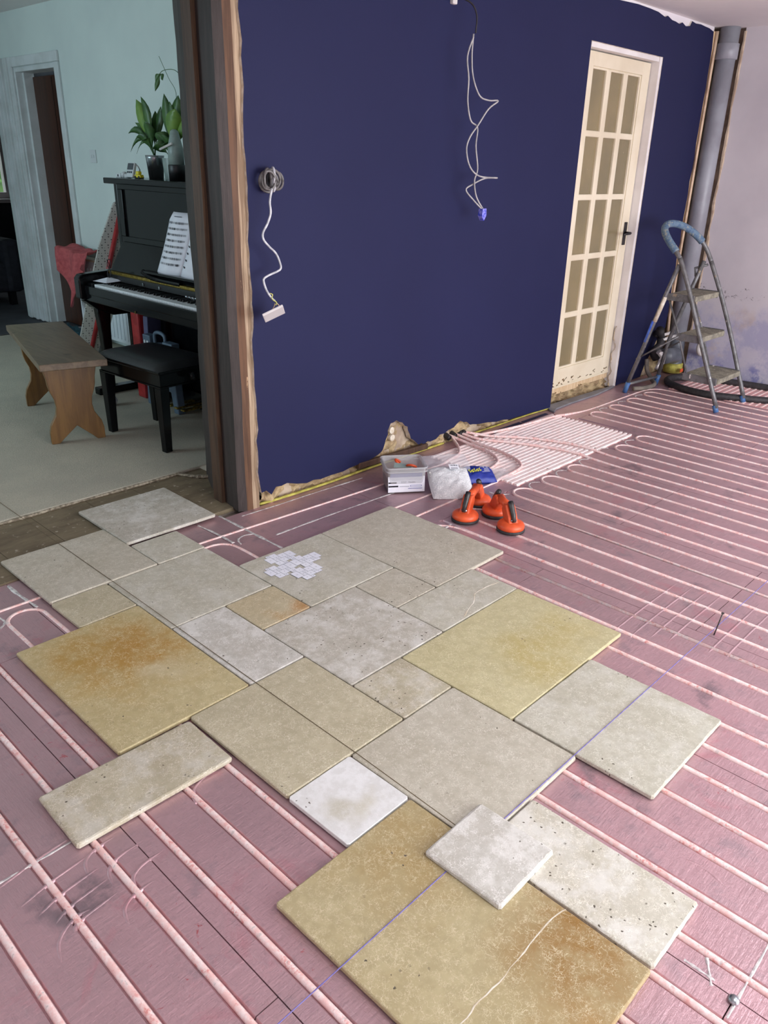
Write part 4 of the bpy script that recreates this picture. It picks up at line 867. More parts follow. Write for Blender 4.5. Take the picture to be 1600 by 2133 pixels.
for i in range(7):
    q = MB().box(0.004, 0.050, 0.022 - i * 0.006, 0.0235 - i * 0.006, 0.0, 0.0006).obj('printed_line', M['paper'], BB); q.location = (0, 0, 0.0545 - i * 0.0014)

# ------------------------------------------------------------------ suction lifters
def lifter(c1, c2, label):
    A = Vector((c1[0], c1[1], 0)); B = Vector((c2[0], c2[1], 0)); mid = (A + B) / 2; d = B - A; ang = math.atan2(d.y, d.x); h = d.length / 2 / 1.2
    T = thing('suction_lifter', label, 'suction lifter', (mid.x, mid.y, 0.003), ang, 'orange suction lifters'); T.scale = (1.2, 1.2, 1.12)
    for s_ in (-1, 1):
        cu = MB().lathe([(0.030, 0.009), (0.047, 0.009), (0.0475, 0.022), (0.043, 0.030), (0.030, 0.036), (0.006, 0.038)], 32, s_ * h).obj('suction_cup', M['orange'], T, smooth=True)
        MB().lathe([(0.040, 0.0), (0.049, 0.0005), (0.050, 0.006), (0.047, 0.011), (0.03, 0.0115)], 32, s_ * h).obj('rubber_pad', M['black_rubber'], cu, smooth=True)
        nk = MB(); nk.prism([(s_ * (h + 0.026), 0.030), (s_ * (h - 0.030), 0.030), (s_ * (h - 0.052), 0.066), (s_ * (h - 0.044), 0.090), (s_ * (h - 0.020), 0.094), (s_ * (h + 0.006), 0.062)], 'y', -0.018, 0.018); nk.obj('neck', M['orange'], T, bevel=0.005)
        lv = MB(); lv.tube([(s_ * (h + 0.022), 0, 0.040), (s_ * (h + 0.012), 0, 0.066), (s_ * (h - 0.012), 0, 0.097), (s_ * (h - 0.020), 0, 0.106)], [0.007, 0.009, 0.010, 0.009], 10)
        lv = lv.obj('release_lever', M['lever'], T, smooth=True)
        MB().tube([(s_ * (h + 0.018), -0.010, 0.046), (s_ * (h + 0.018), 0.010, 0.046)], 0.004, 8).obj('pivot_pin', M['steel'], lv, smooth=True)
    MB().tube([(-h + 0.03, 0, 0.080), (0, 0, 0.082), (h - 0.03, 0, 0.080)], [0.017, 0.0145, 0.017], 14).obj('handle', M['orange'], T, smooth=True)
    return T
lifter((1.378, 1.135), (1.560, 1.205), 'orange double suction lifter with one cup against the clear bag')
lifter((1.437, 0.940), (1.520, 1.082), 'orange double suction lifter lying out on the foil floor away from the clear bag')

# ------------------------------------------------------------------ hanging wires on the navy wall
wt = [(1.948, 2.024), (1.972, 2.023), (1.993, 1.985), (1.996, 1.911)]
wA = [(1.971, 1.906), (1.968, 1.831), (1.985, 1.747), (2.034, 1.676), (2.085, 1.66), (2.127, 1.66), (2.073, 1.625), (2.031, 1.559), (1.996, 1.508), (1.983, 1.457), (2.009, 1.387), (2.073, 1.347), (2.178, 1.341), (2.108, 1.338), (2.043, 1.311), (2.01, 1.287), (2.059, 1.243), (2.116, 1.202)]
wB = [(1.972, 1.894), (1.938, 1.819), (1.956, 1.736), (1.958, 1.649), (1.988, 1.575), (2.04, 1.548), (2.037, 1.472), (2.061, 1.378), (2.043, 1.326), (2.066, 1.258), (2.125, 1.202)]
HW = thing('hanging_cable', 'pair of grey cables dangling in loops down the navy wall with a blue connector', 'cable', (2.0, 1.83, 2.03))
def hw(m_): m_.M = Matrix.Translation((-2.0, -1.83, -2.03)); return m_
hw(MB()).tube(smooth_path([(1.955, 1.835, 2.05), (1.965, 1.80, 2.045), (1.985, 1.75, 2.02), (1.992, 1.725, 1.975), (1.985, 1.72, 1.911)], 5), 0.0035, 8).obj('dark_tail', M['black_rubber'], HW, smooth=True)
ya = [1.72, 1.72, 1.72, 1.715, 1.70, 1.68, 1.69, 1.71, 1.725, 1.73, 1.725, 1.715, 1.69, 1.71, 1.73, 1.74, 1.73, 1.72]
hw(MB()).tube(smooth_path([(p[0], y, p[1]) for p, y in zip(wA, ya)], 5), 0.0036, 8).obj('cable_strand', M['cable'], HW, smooth=True)
hw(MB()).tube(smooth_path([(p[0], 1.72, p[1]) for p in wB], 5), 0.0036, 8).obj('cable_strand', M['cable'], HW, smooth=True)
cb = hw(MB()); cb.prism([(2.108, 1.205), (2.136, 1.207), (2.140, 1.175), (2.122, 1.150), (2.104, 1.172)], 'y', 1.708, 1.734); cb.obj('terminal_connector', M['blue_conn'], HW, bevel=0.002)
hw(MB()).box(1.935, 1.965, 1.812, 1.832, 2.02, 2.05).obj('wall_clip', M['white_pipe'], HW, bevel=0.004)
# cable coil with back box lid by the post
CC = thing('cable_coil', 'coil of grey cable on the navy wall with a white faceplate dangling below', 'cable', (0.905, 1.83, 1.32))
def cc(m_): m_.M = Matrix.Translation((-0.905, -1.83, -1.32)); return m_
bx_ = cc(MB()); bx_.box(0.885, 0.945, 1.822, 1.835, 1.285, 1.350); bx_.obj('back_box', M['black_iron'], CC, bevel=0.003)
def coil(cx, cz, rx, rz_, y, tilt, n=28, r=0.0052, a0=0, turns=1.0):
    pts = []
    for i in range(n + 1):
        a = a0 + 2 * PI * turns * i / n; pts.append((cx + rx * math.cos(a) * math.cos(tilt), y + rx * math.cos(a) * math.sin(tilt), cz + rz_ * math.sin(a)))
    cc(MB()).tube(pts, r, 7).obj('cable_loop', M['cable_w'] if random.random() < 0.15 else M['cable_d'], CC, smooth=True)
coil(0.888, 1.325, 0.030, 0.036, 1.79, 0.5); coil(0.884, 1.322, 0.026, 0.032, 1.778, -0.3); coil(0.918, 1.325, 0.026, 0.040, 1.795, 1.1); coil(0.94, 1.32, 0.022, 0.030, 1.80, -0.7); coil(0.905, 1.325, 0.042, 0.034, 1.785, 0.1)
coil(0.90, 1.318, 0.038, 0.037, 1.80, -0.2)
cb_ = [(0.885, 1.295), (0.853 + 0.02, 1.251), (0.857 + 0.018, 1.21), (0.858, 1.173), (0.836, 1.142), (0.838, 1.118), (0.862, 1.093), (0.895, 1.065), (0.914, 1.027), (0.915, 1.008), (0.898, 0.999), (0.857, 0.988), (0.833, 0.977), (0.832, 0.962), (0.843, 0.934), (0.862, 0.907), (0.882, 0.889)]
cc(MB()).tube(smooth_path([(x - 0.006, 1.755, z) for x, z in cb_], 5), 0.0042, 8).obj('cable_tail', M['cable_w'], CC, smooth=True)
cc(MB()).tube(smooth_path([(0.852, 1.755, 0.92), (0.862, 1.75, 0.915), (0.858, 1.75, 0.90), (0.876, 1.745, 0.885), (0.872, 1.745, 0.875)], 4), 0.0022, 6).obj('earth_wire', M['green_wire'], CC, smooth=True)
cc(MB()).tube([(0.876, 1.755, 0.889), (0.885, 1.74, 0.872)], 0.002, 6).tube(smooth_path([(0.872, 1.75, 0.88), (0.86, 1.74, 0.872), (0.842, 1.73, 0.862)], 4), 0.002, 6).obj('core_wire', M['copper'], CC, smooth=True)
pl = cc(MB()); pl.M = pl.M @ Matrix.Translation((0.845, 1.725, 0.848)) @ Matrix.Rotation(-0.55, 4, 'Z') @ Matrix.Rotation(-0.42, 4, 'Y') @ Matrix.Rotation(1.05, 4, 'X')
pl.box(-0.043, 0.043, -0.0045, 0.0045, -0.043, 0.043); pl.obj('faceplate', M['frame_white'], CC, bevel=0.002)

# ------------------------------------------------------------------ music room shell
XR = 2.0
YD0, YD1, YC = 5.66, 6.39, 6.76
fw = MB().box(XR, XR + 0.14, 2.30, YD0, -0.1, 2.42).box(XR, XR + 0.14, YD0, YD1, 2.02, 2.42).box(XR, XR + 0.14, YD1, YC + 0.08, -0.1, 2.42).obj('wall_music_room', M['far_wall']); tag(fw, kind='structure')
tr = MB()
tr.box(XR - 0.018, XR, YD0 - 0.07, YD0, 0.018, 2.02).box(XR - 0.018, XR, YD0 - 0.07, YD1 - 0.001, 2.021, 2.09)
for a, b, d in ((0.0, 0.06, 0.018), (0.06, 0.10, 0.032), (0.10, 0.16, 0.016), (0.16, 0.20, 0.036), (0.20, 0.28, 0.020), (0.28, 0.34, 0.038)): tr.box(XR - d, XR, YD1 + a, YD1 + b, 0.018, 2.09)
tro = tr.obj('trim_1', M['trim'], bevel=0.004); tag(tro, kind='structure')
MB().box(XR - 0.002, XR + 0.135, YD1 - 0.03, YD1, 0.018, 2.02).box(XR + 0.05, XR + 0.135, YD1 - 0.06, YD1 - 0.03, 0.018, 2.02).box(XR, XR + 0.135, YD0, YD1, 1.985, 2.02).obj('door_lining', M['trim'], tro, bevel=0.003)
d2 = MB().box(XR + 0.12, XR + 0.16, YD0 + 0.005, YD1 - 0.06, 0.02, 1.96).obj('door_2', M['dark_door'], bevel=0.003); tag(d2, kind='structure')
for yy in (YD0 + 0.18, YD0 + 0.34): MB().box(XR + 0.117, XR + 0.121, yy, yy + 0.006, 0.03, 1.95).obj('board_joint', M['piano_dark'], d2)
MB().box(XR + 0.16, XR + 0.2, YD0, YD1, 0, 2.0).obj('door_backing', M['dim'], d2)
tag(MB().box(-2.4, 2.14, 2.30, YC + 0.2, 2.40, 2.6).obj('ceiling', M['ceil']), kind='structure')
wl_ = MB().box(-2.4, -2.2, 2.0, 3.7, -0.1, 2.42).box(-2.4, -2.2, 5.5, YC + 0.2, -0.1, 2.42).box(-2.4, -2.2, 3.7, 5.5, -0.1, 0.85).box(-2.4, -2.2, 3.7, 5.5, 2.05, 2.42).obj('wall_music_room_left', M['far_wall']); tag(wl_, kind='structure')
# end wall with the opening to the dark room
we = MB().box(-2.4, 0.9, YC, YC + 0.08, -0.1, 2.42).box(0.9, XR, YC, YC + 0.08, 2.09, 2.42).obj('wall_music_room_end', M['far_wall']); tag(we, kind='structure')
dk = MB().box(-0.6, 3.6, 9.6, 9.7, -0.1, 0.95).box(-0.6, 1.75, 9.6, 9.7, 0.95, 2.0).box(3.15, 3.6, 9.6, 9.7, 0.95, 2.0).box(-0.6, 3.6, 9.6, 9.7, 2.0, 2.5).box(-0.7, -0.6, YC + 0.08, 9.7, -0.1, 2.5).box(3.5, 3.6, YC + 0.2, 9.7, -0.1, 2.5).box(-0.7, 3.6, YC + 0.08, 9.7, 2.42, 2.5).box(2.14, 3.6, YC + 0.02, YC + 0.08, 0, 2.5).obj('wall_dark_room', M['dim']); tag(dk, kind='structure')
fd = MB().box(-2.2, 3.6, 6.06, 9.7, -0.14, 0.010).obj('floor', M['dim']); tag(fd, kind='structure')  # floor darkened by colour to look unlit
MB().box(-2.2, XR, 6.05, 6.08, 0.010, 0.022).obj('threshold_strip', M['black_iron'], fd)
w2 = MB().box(1.75, 3.15, 9.58, 9.66, 0.90, 0.97).box(1.75, 1.81, 9.58, 9.66, 0.97, 2.0).box(3.09, 3.15, 9.58, 9.66, 0.97, 2.0).box(2.42, 2.47, 9.58, 9.66, 0.97, 2.0).box(1.75, 3.15, 9.58, 9.66, 1.95, 2.0).box(1.70, 3.20, 9.42, 9.60, 0.86, 0.90).obj('window_2', M['frame_white']); tag(w2, kind='structure')
MB().box(1.81, 3.09, 9.62, 9.63, 0.97, 1.95).obj('window_pane', M['glass'], w2)
tag(MB().box(-8, 12, 9.8, 26, -0.4, -0.3).obj('garden_lawn', M['grass']), 'green lawn beyond the dark room window', 'lawn')
hd_ = MB()
hv = []
for i in range(900):
    x = -1 + 7 * random.random(); z = 0.2 + 2.6 * random.random(); y = 13 + random.random() * 1.2; a = random.random() * PI; s_ = 0.10 + 0.1 * random.random()
    hd_.add([(x - s_ * math.cos(a), y, z - s_ * math.sin(a) * 0.4), (x, y - 0.06, z - s_ * 0.3), (x + s_ * math.cos(a), y + 0.03, z + s_ * math.sin(a) * 0.4), (x, y + 0.05, z + s_ * 0.3)], [(0, 1, 2, 3)])
hd_.box(-1, 6, 13.6, 14.2, -0.3, 2.6)
tag(hd_.obj('garden_hedge', M['foliage']), 'leafy green hedge seen through the far window', 'hedge')
ac = thing('armchair', 'dark upholstered armchair in the unlit room below the far window', 'armchair', (1.80, 7.9, 0.01))
MB().box(-0.40, 0.40, -0.40, 0.40, 0.12, 0.42).obj('seat', M['dark_cloth'], ac, bevel=0.05)
MB().box(-0.40, 0.40, 0.22, 0.44, 0.30, 0.95).obj('backrest', M['dark_cloth'], ac, bevel=0.09, bseg=3)
for s_ in (-1, 1): MB().box(s_ * 0.40 - 0.09, s_ * 0.40 + 0.09, -0.42, 0.36, 0.12, 0.62).obj('armrest', M['dark_cloth'], ac, bevel=0.05)
for s_ in (-1, 1):
    for q in (-0.36, 0.36): MB().box(s_ * 0.36 - 0.03, s_ * 0.36 + 0.03, q - 0.03, q + 0.03, 0.0, 0.13).obj('leg', M['piano_dark'], ac)
sw = thing('light_switch', 'white double light switch plate on the pale wall above the cloth', 'light switch', (XR, 5.235, 1.388))
MB().box(-0.008, 0.0, -0.044, 0.044, -0.044, 0.044).obj('switch_plate', M['device'], sw, bevel=0.002)
for y in (-0.016, 0.016): MB().box(-0.012, -0.007, y - 0.006, y + 0.006, -0.012, 0.010).obj('rocker', M['device'], sw, bevel=0.001)

# radiator with cloth
rd = thing('radiator', 'white panel radiator on the pale wall with a red cloth over it', 'radiator', (1.94, 5.0, 0.018))
MB().box(-0.05, 0.045, -0.75, 0.52, 0.06, 0.63).obj('panel', M['radiator'], rd, bevel=0.008)
gr = MB(); gr.box(-0.052, 0.047, -0.752, 0.522, 0.628, 0.642).obj('top_grille', M['door_cream'], rd, bevel=0.002)
for i in range(24): MB().box(-0.056, -0.049, -0.72 + i * 0.052, -0.70 + i * 0.052, 0.09, 0.58).obj('flute', M['radiator'], rd, bevel=0.003)
for y in (-0.6, 0.4): MB().box(-0.02, 0.02, y - 0.02, y + 0.02, 0.0, 0.07).obj('foot', M['radiator'], rd)
# cloth: draped sheet over the radiator's near top end
n = 26; vs_ = []; fs = []
for j in range(n + 1):
    for i in range(n + 1):
        u = i / n; v = j / n          # u along the radiator (y), v across: back on top -> hanging down in front
        sag = 0.075 * math.sin(u * 11 + v * 2.6) * v
        hang = max(0, v - 0.30) * (0.13 + 0.50 * math.exp(-((u - 0.40) / 0.30) ** 2))
        y = 5.62 - u * 0.46 + 0.05 * math.sin(v * 4 + 1) * (1 - u)
        x = 1.985 - min(v, 0.30) * 0.46 - 0.05 * v - sag * 0.5 - 0.02
        z = 0.715 + 0.030 * math.sin(u * 7 + 0.5) * (1 - v) + 0.035 * math.exp(-((u - 0.55) / 0.18) ** 2) * (1 - 0.5 * v) - hang
        vs_.append((x, y, z + 0.028 * mnoise.noise(Vector((u * 6, v * 6, 2)))))
for j in range(n):
    for i in range(n): a = j * (n + 1) + i; fs.append((a, a + 1, a + n + 2, a + n + 1))
cl = MB().add(vs_, fs).obj('cloth', M['cloth'], smooth=True)
md = cl.modifiers.new('thickness', 'SOLIDIFY'); md.thickness = 0.006
tag(cl, 'dusky red cloth draped over the end of the white radiator', 'cloth')
# teal bag on the floor
o_ = pillow(0.20, 0.16, 0.085, 16, 3.7, 0.03, 0.4).obj('holdall', M['teal'], smooth=True); o_.location = (1.64, 5.30, 0.07); o_.rotation_euler = (0, 0, 0.4)
tag(o_, 'crumpled teal bag on the carpet below the radiator', 'bag')
# ironing board leaning beside the piano
ib = thing('ironing_board', 'folded ironing board with red legs leaning on the wall beside the piano', 'ironing board', (1.575, 4.84, 0.02))
_z = Vector((0.20, -0.42, 1.20)).normalized(); _y = Vector((0.9, -0.44, 0)); _y = (_y - _z * _y.dot(_z)).normalized(); _x = _y.cross(_z)
IB = Matrix(((_x.x, _y.x, _z.x, 0), (_x.y, _y.y, _z.y, 0), (_x.z, _y.z, _z.z, 0), (0, 0, 0, 1)))
m = MB(); m.M = IB; prof = [(-0.15, 0.0), (0.15, 0.0), (0.16, 0.5), (0.15, 0.85), (0.09, 1.15), (0.0, 1.22), (-0.09, 1.15), (-0.15, 0.85), (-0.16, 0.5)]
prof = [(p[0] * 0.6, p[1]) for p in prof]; m.prism(prof, 'x', 0.0, 0.025); m.obj('board', M['perf'], ib, bevel=0.004)
m = MB(); m.M = IB; m.tube([(0.040, 0.0, 0.03), (0.040, 0.0, 1.10)], 0.016, 8, flat=0.8); m.obj('folded_leg', M['red_metal'], ib, smooth=True)
m = MB(); m.M = IB; m.tube([(0.040, 0.06, 0.03), (0.040, 0.06, 0.85)], 0.010, 8); m.obj('folded_leg', M['steel'], ib, smooth=True)
m = MB(); m.M = IB; m.tube([(0.040, -0.13, 0.03), (0.040, 0.13, 0.03)], 0.013, 8); m.obj('foot_rail', M['steel'], ib, smooth=True)

# ------------------------------------------------------------------ piano
PN = thing('upright_piano', 'black upright piano with open lid over the keys, against the pale wall', 'piano', (1.50, 3.18, 0.018))
PL, PR_ = 3.92, 2.44
def pn(): m = MB(); m.M = Matrix.Translation((-1.50, -3.18, -0.018)); return m
UX, BX = 1.42, 1.84
for (a, b) in ((PL - 0.035, PL), (PR_, PR_ + 0.035)): pn().box(UX, BX, a, b, 0.02, 1.245).obj('case_side', M['piano'], PN, bevel=0.004)
pn().box(BX - 0.03, BX, PR_ + 0.035, PL - 0.035, 0.04, 1.24).obj('back_frame', M['piano_dark'], PN)
pn().box(UX - 0.05, BX + 0.01, PR_ - 0.025, PL + 0.025, 1.245, 1.277).obj('lid', M['piano'], PN, bevel=0.005)
pn().box(UX + 0.012, UX + 0.03, PR_ + 0.035, PL - 0.035, 0.93, 1.245).obj('upper_panel', M['piano'], PN)
fr_ = pn(); fr_.box(UX, UX + 0.02, PR_ + 0.035, PL - 0.035, 0.915, 0.955).box(UX, UX + 0.02, PR_ + 0.035, PL - 0.035, 1.215, 1.245).box(UX, UX + 0.02, PL - 0.085, PL - 0.035, 0.955, 1.215).box(UX, UX + 0.02, PR_ + 0.035, PR_ + 0.085, 0.955, 1.215); fr_.obj('panel_moulding', M['piano'], PN, bevel=0.003)
fb = pn(); fb.prism([(1.318, 0.765), (1.334, 0.760), (1.425, 0.915), (1.412, 0.925)], 'y', PR_ + 0.05, PL - 0.05); fb.obj('fallboard', M['piano'], PN, bevel=0.002)
pn().box(1.300, 1.335, PR_ + 0.05, PL - 0.05, 0.748, 0.762).obj('brass_hinge', M['brass'], PN)
pn().box(1.285, 1.42, PR_ + 0.05, PL - 0.05, 0.715, 0.748).obj('nameboard', M['piano_dark'], PN)
KY1, KY0 = 3.805, 2.575
pn().box(1.140, 1.50, PR_ + 0.035, PL - 0.035, 0.60, 0.655).obj('keybed', M['piano'], PN, bevel=0.006)
pn().box(1.135, 1.162, PR_ + 0.05, PL - 0.05, 0.640, 0.690).obj('key_slip', M['piano'], PN, bevel=0.005)
for (a, b) in ((KY1 + 0.005, PL), (PR_, KY0 - 0.005)):
    ck = pn(); ck.box(1.155, 1.44, a, b, 0.655, 0.705); ck.obj('key_block', M['piano'], PN, bevel=0.003)
for (a, b) in ((PL - 0.055, PL + 0.01), (PR_ - 0.01, PR_ + 0.055)):
    ar = pn(); ar.prism([(1.105, 0.615), (1.105, 0.73), (1.125, 0.752), (1.45, 0.775), (1.45, 0.60), (1.15, 0.60)], 'y', a, b); ar.obj('arm', M['piano'], PN, bevel=0.008)
    br = pn(); br.prism([(1.13, 0.60), (1.45, 0.60), (1.45, 0.50), (1.30, 0.50), (1.19, 0.55)], 'y', a - 0.003, b + 0.003); br.obj('bracket', M['piano'], PN, bevel=0.006)
    lg = pn(); lg.prism([(1.20, 0.56), (1.29, 0.56), (1.275, 0.40), (1.265, 0.06), (1.225, 0.06), (1.215, 0.40)], 'y', a + 0.005, b - 0.005); lg.obj('leg', M['piano'], PN, bevel=0.006)
    pn().box(1.15, BX, a, b, 0.018, 0.062).obj('toe_block', M['piano'], PN, bevel=0.005)
pn().box(1.46, 1.48, PR_ + 0.035, PL - 0.035, 0.12, 0.60).obj('lower_panel', M['piano'], PN)
pn().box(1.44, BX, PR_ + 0.035, PL - 0.035, 0.02, 0.12).obj('bottom_board', M['piano'], PN, bevel=0.004)
KW = (KY1 - KY0) / 52
wk = MB().box(1.168, 1.300, 0.0004, KW - 0.0007, 0.668, 0.700).obj('white_key', M['ivory'], PN, bevel=0.0012, bseg=1)
bk = MB().box(1.218, 1.300, -0.0055, 0.0055, 0.695, 0.712).obj('black_key', M['ebony'], PN, bevel=0.002, bseg=1)
fw_ = fb_ = True
for i in range(52):
    o_ = wk if fw_ else link(wk.copy(), PN); fw_ = False
    o_.location = (-1.50, KY1 - (i + 1) * KW - 3.18, -0.018)
    if (i + 5) % 7 in (0, 1, 3, 4, 5) and i < 51:
        o_ = bk if fb_ else link(bk.copy(), PN); fb_ = False
        o_.location = (-1.50, KY1 - (i + 1) * KW - 3.18, -0.018)
ds = pn(); ds.box(1.285, 1.33, 2.72, 3.46, 0.792, 0.806); ds.tube(smooth_path([(1.292, 3.46, 0.80), (1.30, 3.40, 0.775), (1.31, 3.30, 0.765), (1.31, 3.10, 0.765)], 4), 0.015, 8); ds.obj('music_desk', M['piano'], PN, bevel=0.003)
for y in (3.27, 3.20, 3.13): 
    pd = pn(); pd.box(1.27, 1.46, y - 0.018, y + 0.018, 0.055, 0.066); pd.obj('pedal', M['brass'], PN, bevel=0.004)
for i in range(2): pn().box(1.277, 1.286, 3.44 - i * 0.17, 3.45 - i * 0.17, 0.722, 0.738).obj('lock_plate', M['steel'], PN)
pn().box(1.1335, 1.136, 3.30, 3.306, 0.60, 0.615).obj('lock_plate', M['brass'], PN)

# things on the piano
bk_ = thing('music_book', 'open music book with printed staves standing on the piano', 'book', (1.31, 3.13, 0.806))
def page(y0, y1, name, curve):
    m = MB(); n = 10; vs_ = []; fs = []
    for j in range(n + 1):
        v = j / n
        for i in range(n + 1):
            u = i / n
            y = y0 + (y1 - y0) * u; bow = curve * math.sin(PI * u) * 0.022
            vs_.append((0.020 - bow + v * 0.115 + 0.02 * math.sin(PI * v) * 0.3, y * (1 - 0.03 * v), v * 0.315))
    for j in range(n):
        for i in range(n): a = j * (n + 1) + i; fs.append((a, a + 1, a + n + 2, a + n + 1))
    o = m.add(vs_, fs).obj(name, M['paper'], bk_, smooth=True); md = o.modifiers.new('t', 'SOLIDIFY'); md.thickness = 0.004; return o
pgs = [page(0.0, 0.235, 'page', 1.0), page(-0.235, 0.0, 'page', 1.0)]
pgs[0].location = (0, 0, 0)
def pgpt(u, v, side, off):
    y = u * 0.235 * side; bow = math.sin(PI * u) * 0.022
    return (0.020 - bow + v * 0.115 + 0.006 * math.sin(PI * v) - off, y * (1 - 0.03 * v), v * 0.315)
for s_ in (1,):
    for k in range(8):
        v0 = 0.84 - k * 0.095; st = MB()
        for l in range(5):
            pts = [pgpt(0.10 + 0.8 * i / 6, v0 - l * 0.006, s_, 0.005) for i in range(7)]; st.tube(pts, 0.00035, 3)
        for q in range(16):
            u = 0.12 + 0.76 * random.random(); st.tube([pgpt(u, v0 - 0.03 - 0.004 * random.random(), s_, 0.0055), pgpt(u + 0.012, v0 + 0.006 * random.random(), s_, 0.0055)], 0.0009, 4)
        st.obj('printed_staff', M['ink_dark'], pgs[0])
pt_ = MB(); pt_.tube([pgpt(0.35 + 0.05 * i, 0.93, 1, 0.005) for i in range(7)], 0.002, 4); pt_.obj('printed_title', M['ink'], pgs[0])
for k in range(7):
    pt_ = MB(); pt_.tube([pgpt(0.10, 0.82 - k * 0.11, -1, 0.005), pgpt(0.16, 0.80 - k * 0.11, -1, 0.005)], 0.003, 4); pt_.obj('printed_mark', M['ink_dark'], pgs[1])
ppr = MB().add([(1.19, 3.86, 0.712), (1.30, 3.85, 0.728), (1.31, 3.70, 0.722), (1.20, 3.72, 0.714), (1.245, 3.79, 0.735)], [(0, 1, 4), (1, 2, 4), (2, 3, 4), (3, 0, 4)]).obj('paper_sheet', M['paper'])
ppr.modifiers.new('t', 'SOLIDIFY').thickness = 0.001; tag(ppr, 'crumpled white paper lying at the left end of the piano keys', 'paper')
gl = thing('spectacles', 'pair of spectacles standing on end at the left end of the piano keys', 'spectacles', (1.255, 3.775, 0.73))
for i, (y, z) in enumerate(((0.0, 0.03), (0.0, 0.085))):
    P = [(0.004 * i + 0.004 * math.sin(2 * PI * a / 16), y + 0.020 * math.cos(2 * PI * a / 16), z + 0.024 * math.sin(2 * PI * a / 16)) for a in range(16)]
    MB().tube(P, 0.0022, 6, closed=True).obj('lens_rim', M['black_iron'], gl, smooth=True)
MB().tube(smooth_path([(0, 0.012, 0.105), (0.02, 0.03, 0.07), (0.02, 0.03, 0.0)], 5), 0.002, 6).obj('temple', M['black_iron'], gl, smooth=True)
for i in range(9):
    y = 2.98 - i * 0.030
    o_ = MB().lathe([(0.004, 0), (0.012, 0.001), (0.014, 0.006), (0.009, 0.011), (0.002, 0.012)], 12).obj('metal_bell', M['steel'], smooth=True); o_.location = (1.262, y, 0.7125 if True else 0); o_.rotation_euler = (0.0, 0.7, 0)
    tag(o_, 'small round silver bell in the row on the piano keys', 'bell', 'silver bells on the piano keys')
LZ = 1.277
def leaf(T, base, tip, width, droop, mat, yaw=0.0):
    b = Vector(base); t_ = Vector(tip); n = 8; mid = (b + t_) / 2 + Vector((0, 0, droop)); d = (t_ - b); sd = d.cross(Vector((1, 0.2, 0.1))).normalized(); sd = (sd * math.cos(yaw) + Vector((1, 0, 0)) * math.sin(yaw)).normalized()
    vs_ = []; fs = []; width = width * 1.6
    for i in range(n + 1):
        u = i / n; p = b * (1 - u) ** 2 + mid * 2 * u * (1 - u) + t_ * u * u
        wd = width * math.sin(PI * min(1, max(0.03, (u - 0.25) / 0.75))) if u > 0.25 else 0.003
        nrm = sd.cross(d).normalized() * wd * 0.25
        vs_ += [tuple(p - sd * wd + nrm), tuple(p), tuple(p + sd * wd + nrm)]
    for i in range(n): a = i * 3; fs += [(a, a + 1, a + 4, a + 3), (a + 1, a + 2, a + 5, a + 4)]
    o = MB().add(vs_, fs).obj('leaf', mat, T, smooth=True); o.modifiers.new('t', 'SOLIDIFY').thickness = 0.0012; return o
pl1 = thing('potted_plant', 'leafy green peace lily in a shiny steel pot on the piano', 'potted plant', (1.60, 3.735, LZ))
pt1 = MB().lathe([(0.042, 0), (0.052, 0.11), (0.055, 0.125), (0.050, 0.125), (0.046, 0.105)], 28).obj('pot', M['steel'], pl1, smooth=True); MB().lathe([(0.0, 0.112), (0.046, 0.112), (0.03, 0.118), (0, 0.119)], 16).obj('soil', M['soil'], pt1)
P1 = [((0.03, -0.06, 0.38), 0.022, 0.05, 'leaf'), ((-0.05, 0.10, 0.22), 0.02, 0.08, 'leaf'), ((-0.06, 0.02, 0.20), 0.02, 0.08, 'leaf'), ((0, 0.15, 0.42), 0.026, 0.05, 'leaf2'), ((-0.02, 0.06, 0.43), 0.027, 0.05, 'leaf'), ((0.0, 0.15, 0.31), 0.030, 0.10, 'leaf'), ((-0.03, 0.22, 0.24), 0.014, 0.14, 'leaf'), ((0.02, 0.22, 0.30), 0.010, 0.08, 'leaf'), ((-0.05, 0.18, 0.14), 0.010, 0.18, 'leaf'), ((-0.04, 0.13, 0.13), 0.008, 0.16, 'leaf'), ((-0.06, -0.03, 0.30), 0.024, 0.06, 'leaf'), ((0.04, 0.02, 0.36), 0.02, 0.05, 'leaf'), ((-0.02, 0.05, 0.25), 0.022, 0.04, 'leaf')]
for tp, wd, dr_, mt in P1: leaf(pl1, (0.0, 0.0, 0.11), tp, wd, dr_, M[mt], random.uniform(-0.5, 0.5))
pl2 = thing('potted_plant', 'dense green plant in a ribbed grey green pot on the piano', 'potted plant', (1.60, 3.555, LZ))
pr2 = []
m = MB(); n = 40; prof = [(0.044, 0.0), (0.052, 0.10), (0.053, 0.112), (0.047, 0.112), (0.044, 0.095)]; vs_ = []; fs = []
for (r_, z) in prof:
    for j in range(n): q = r_ * (1 + (0.03 if j % 4 < 2 else -0.02)); vs_.append((q * math.cos(2 * PI * j / n), q * math.sin(2 * PI * j / n), z))
for i in range(len(prof) - 1):
    for j in range(n): fs.append((i * n + j, i * n + (j + 1) % n, (i + 1) * n + (j + 1) % n, (i + 1) * n + j))
fs.append(tuple(reversed(range(n)))); fs.append(tuple((len(prof) - 1) * n + j for j in range(n)))
pt2 = m.add(vs_, fs).obj('pot', M['pot'], pl2); MB().lathe([(0.0, 0.1), (0.044, 0.1), (0.02, 0.105), (0, 0.106)], 16).obj('soil', M['soil'], pt2)
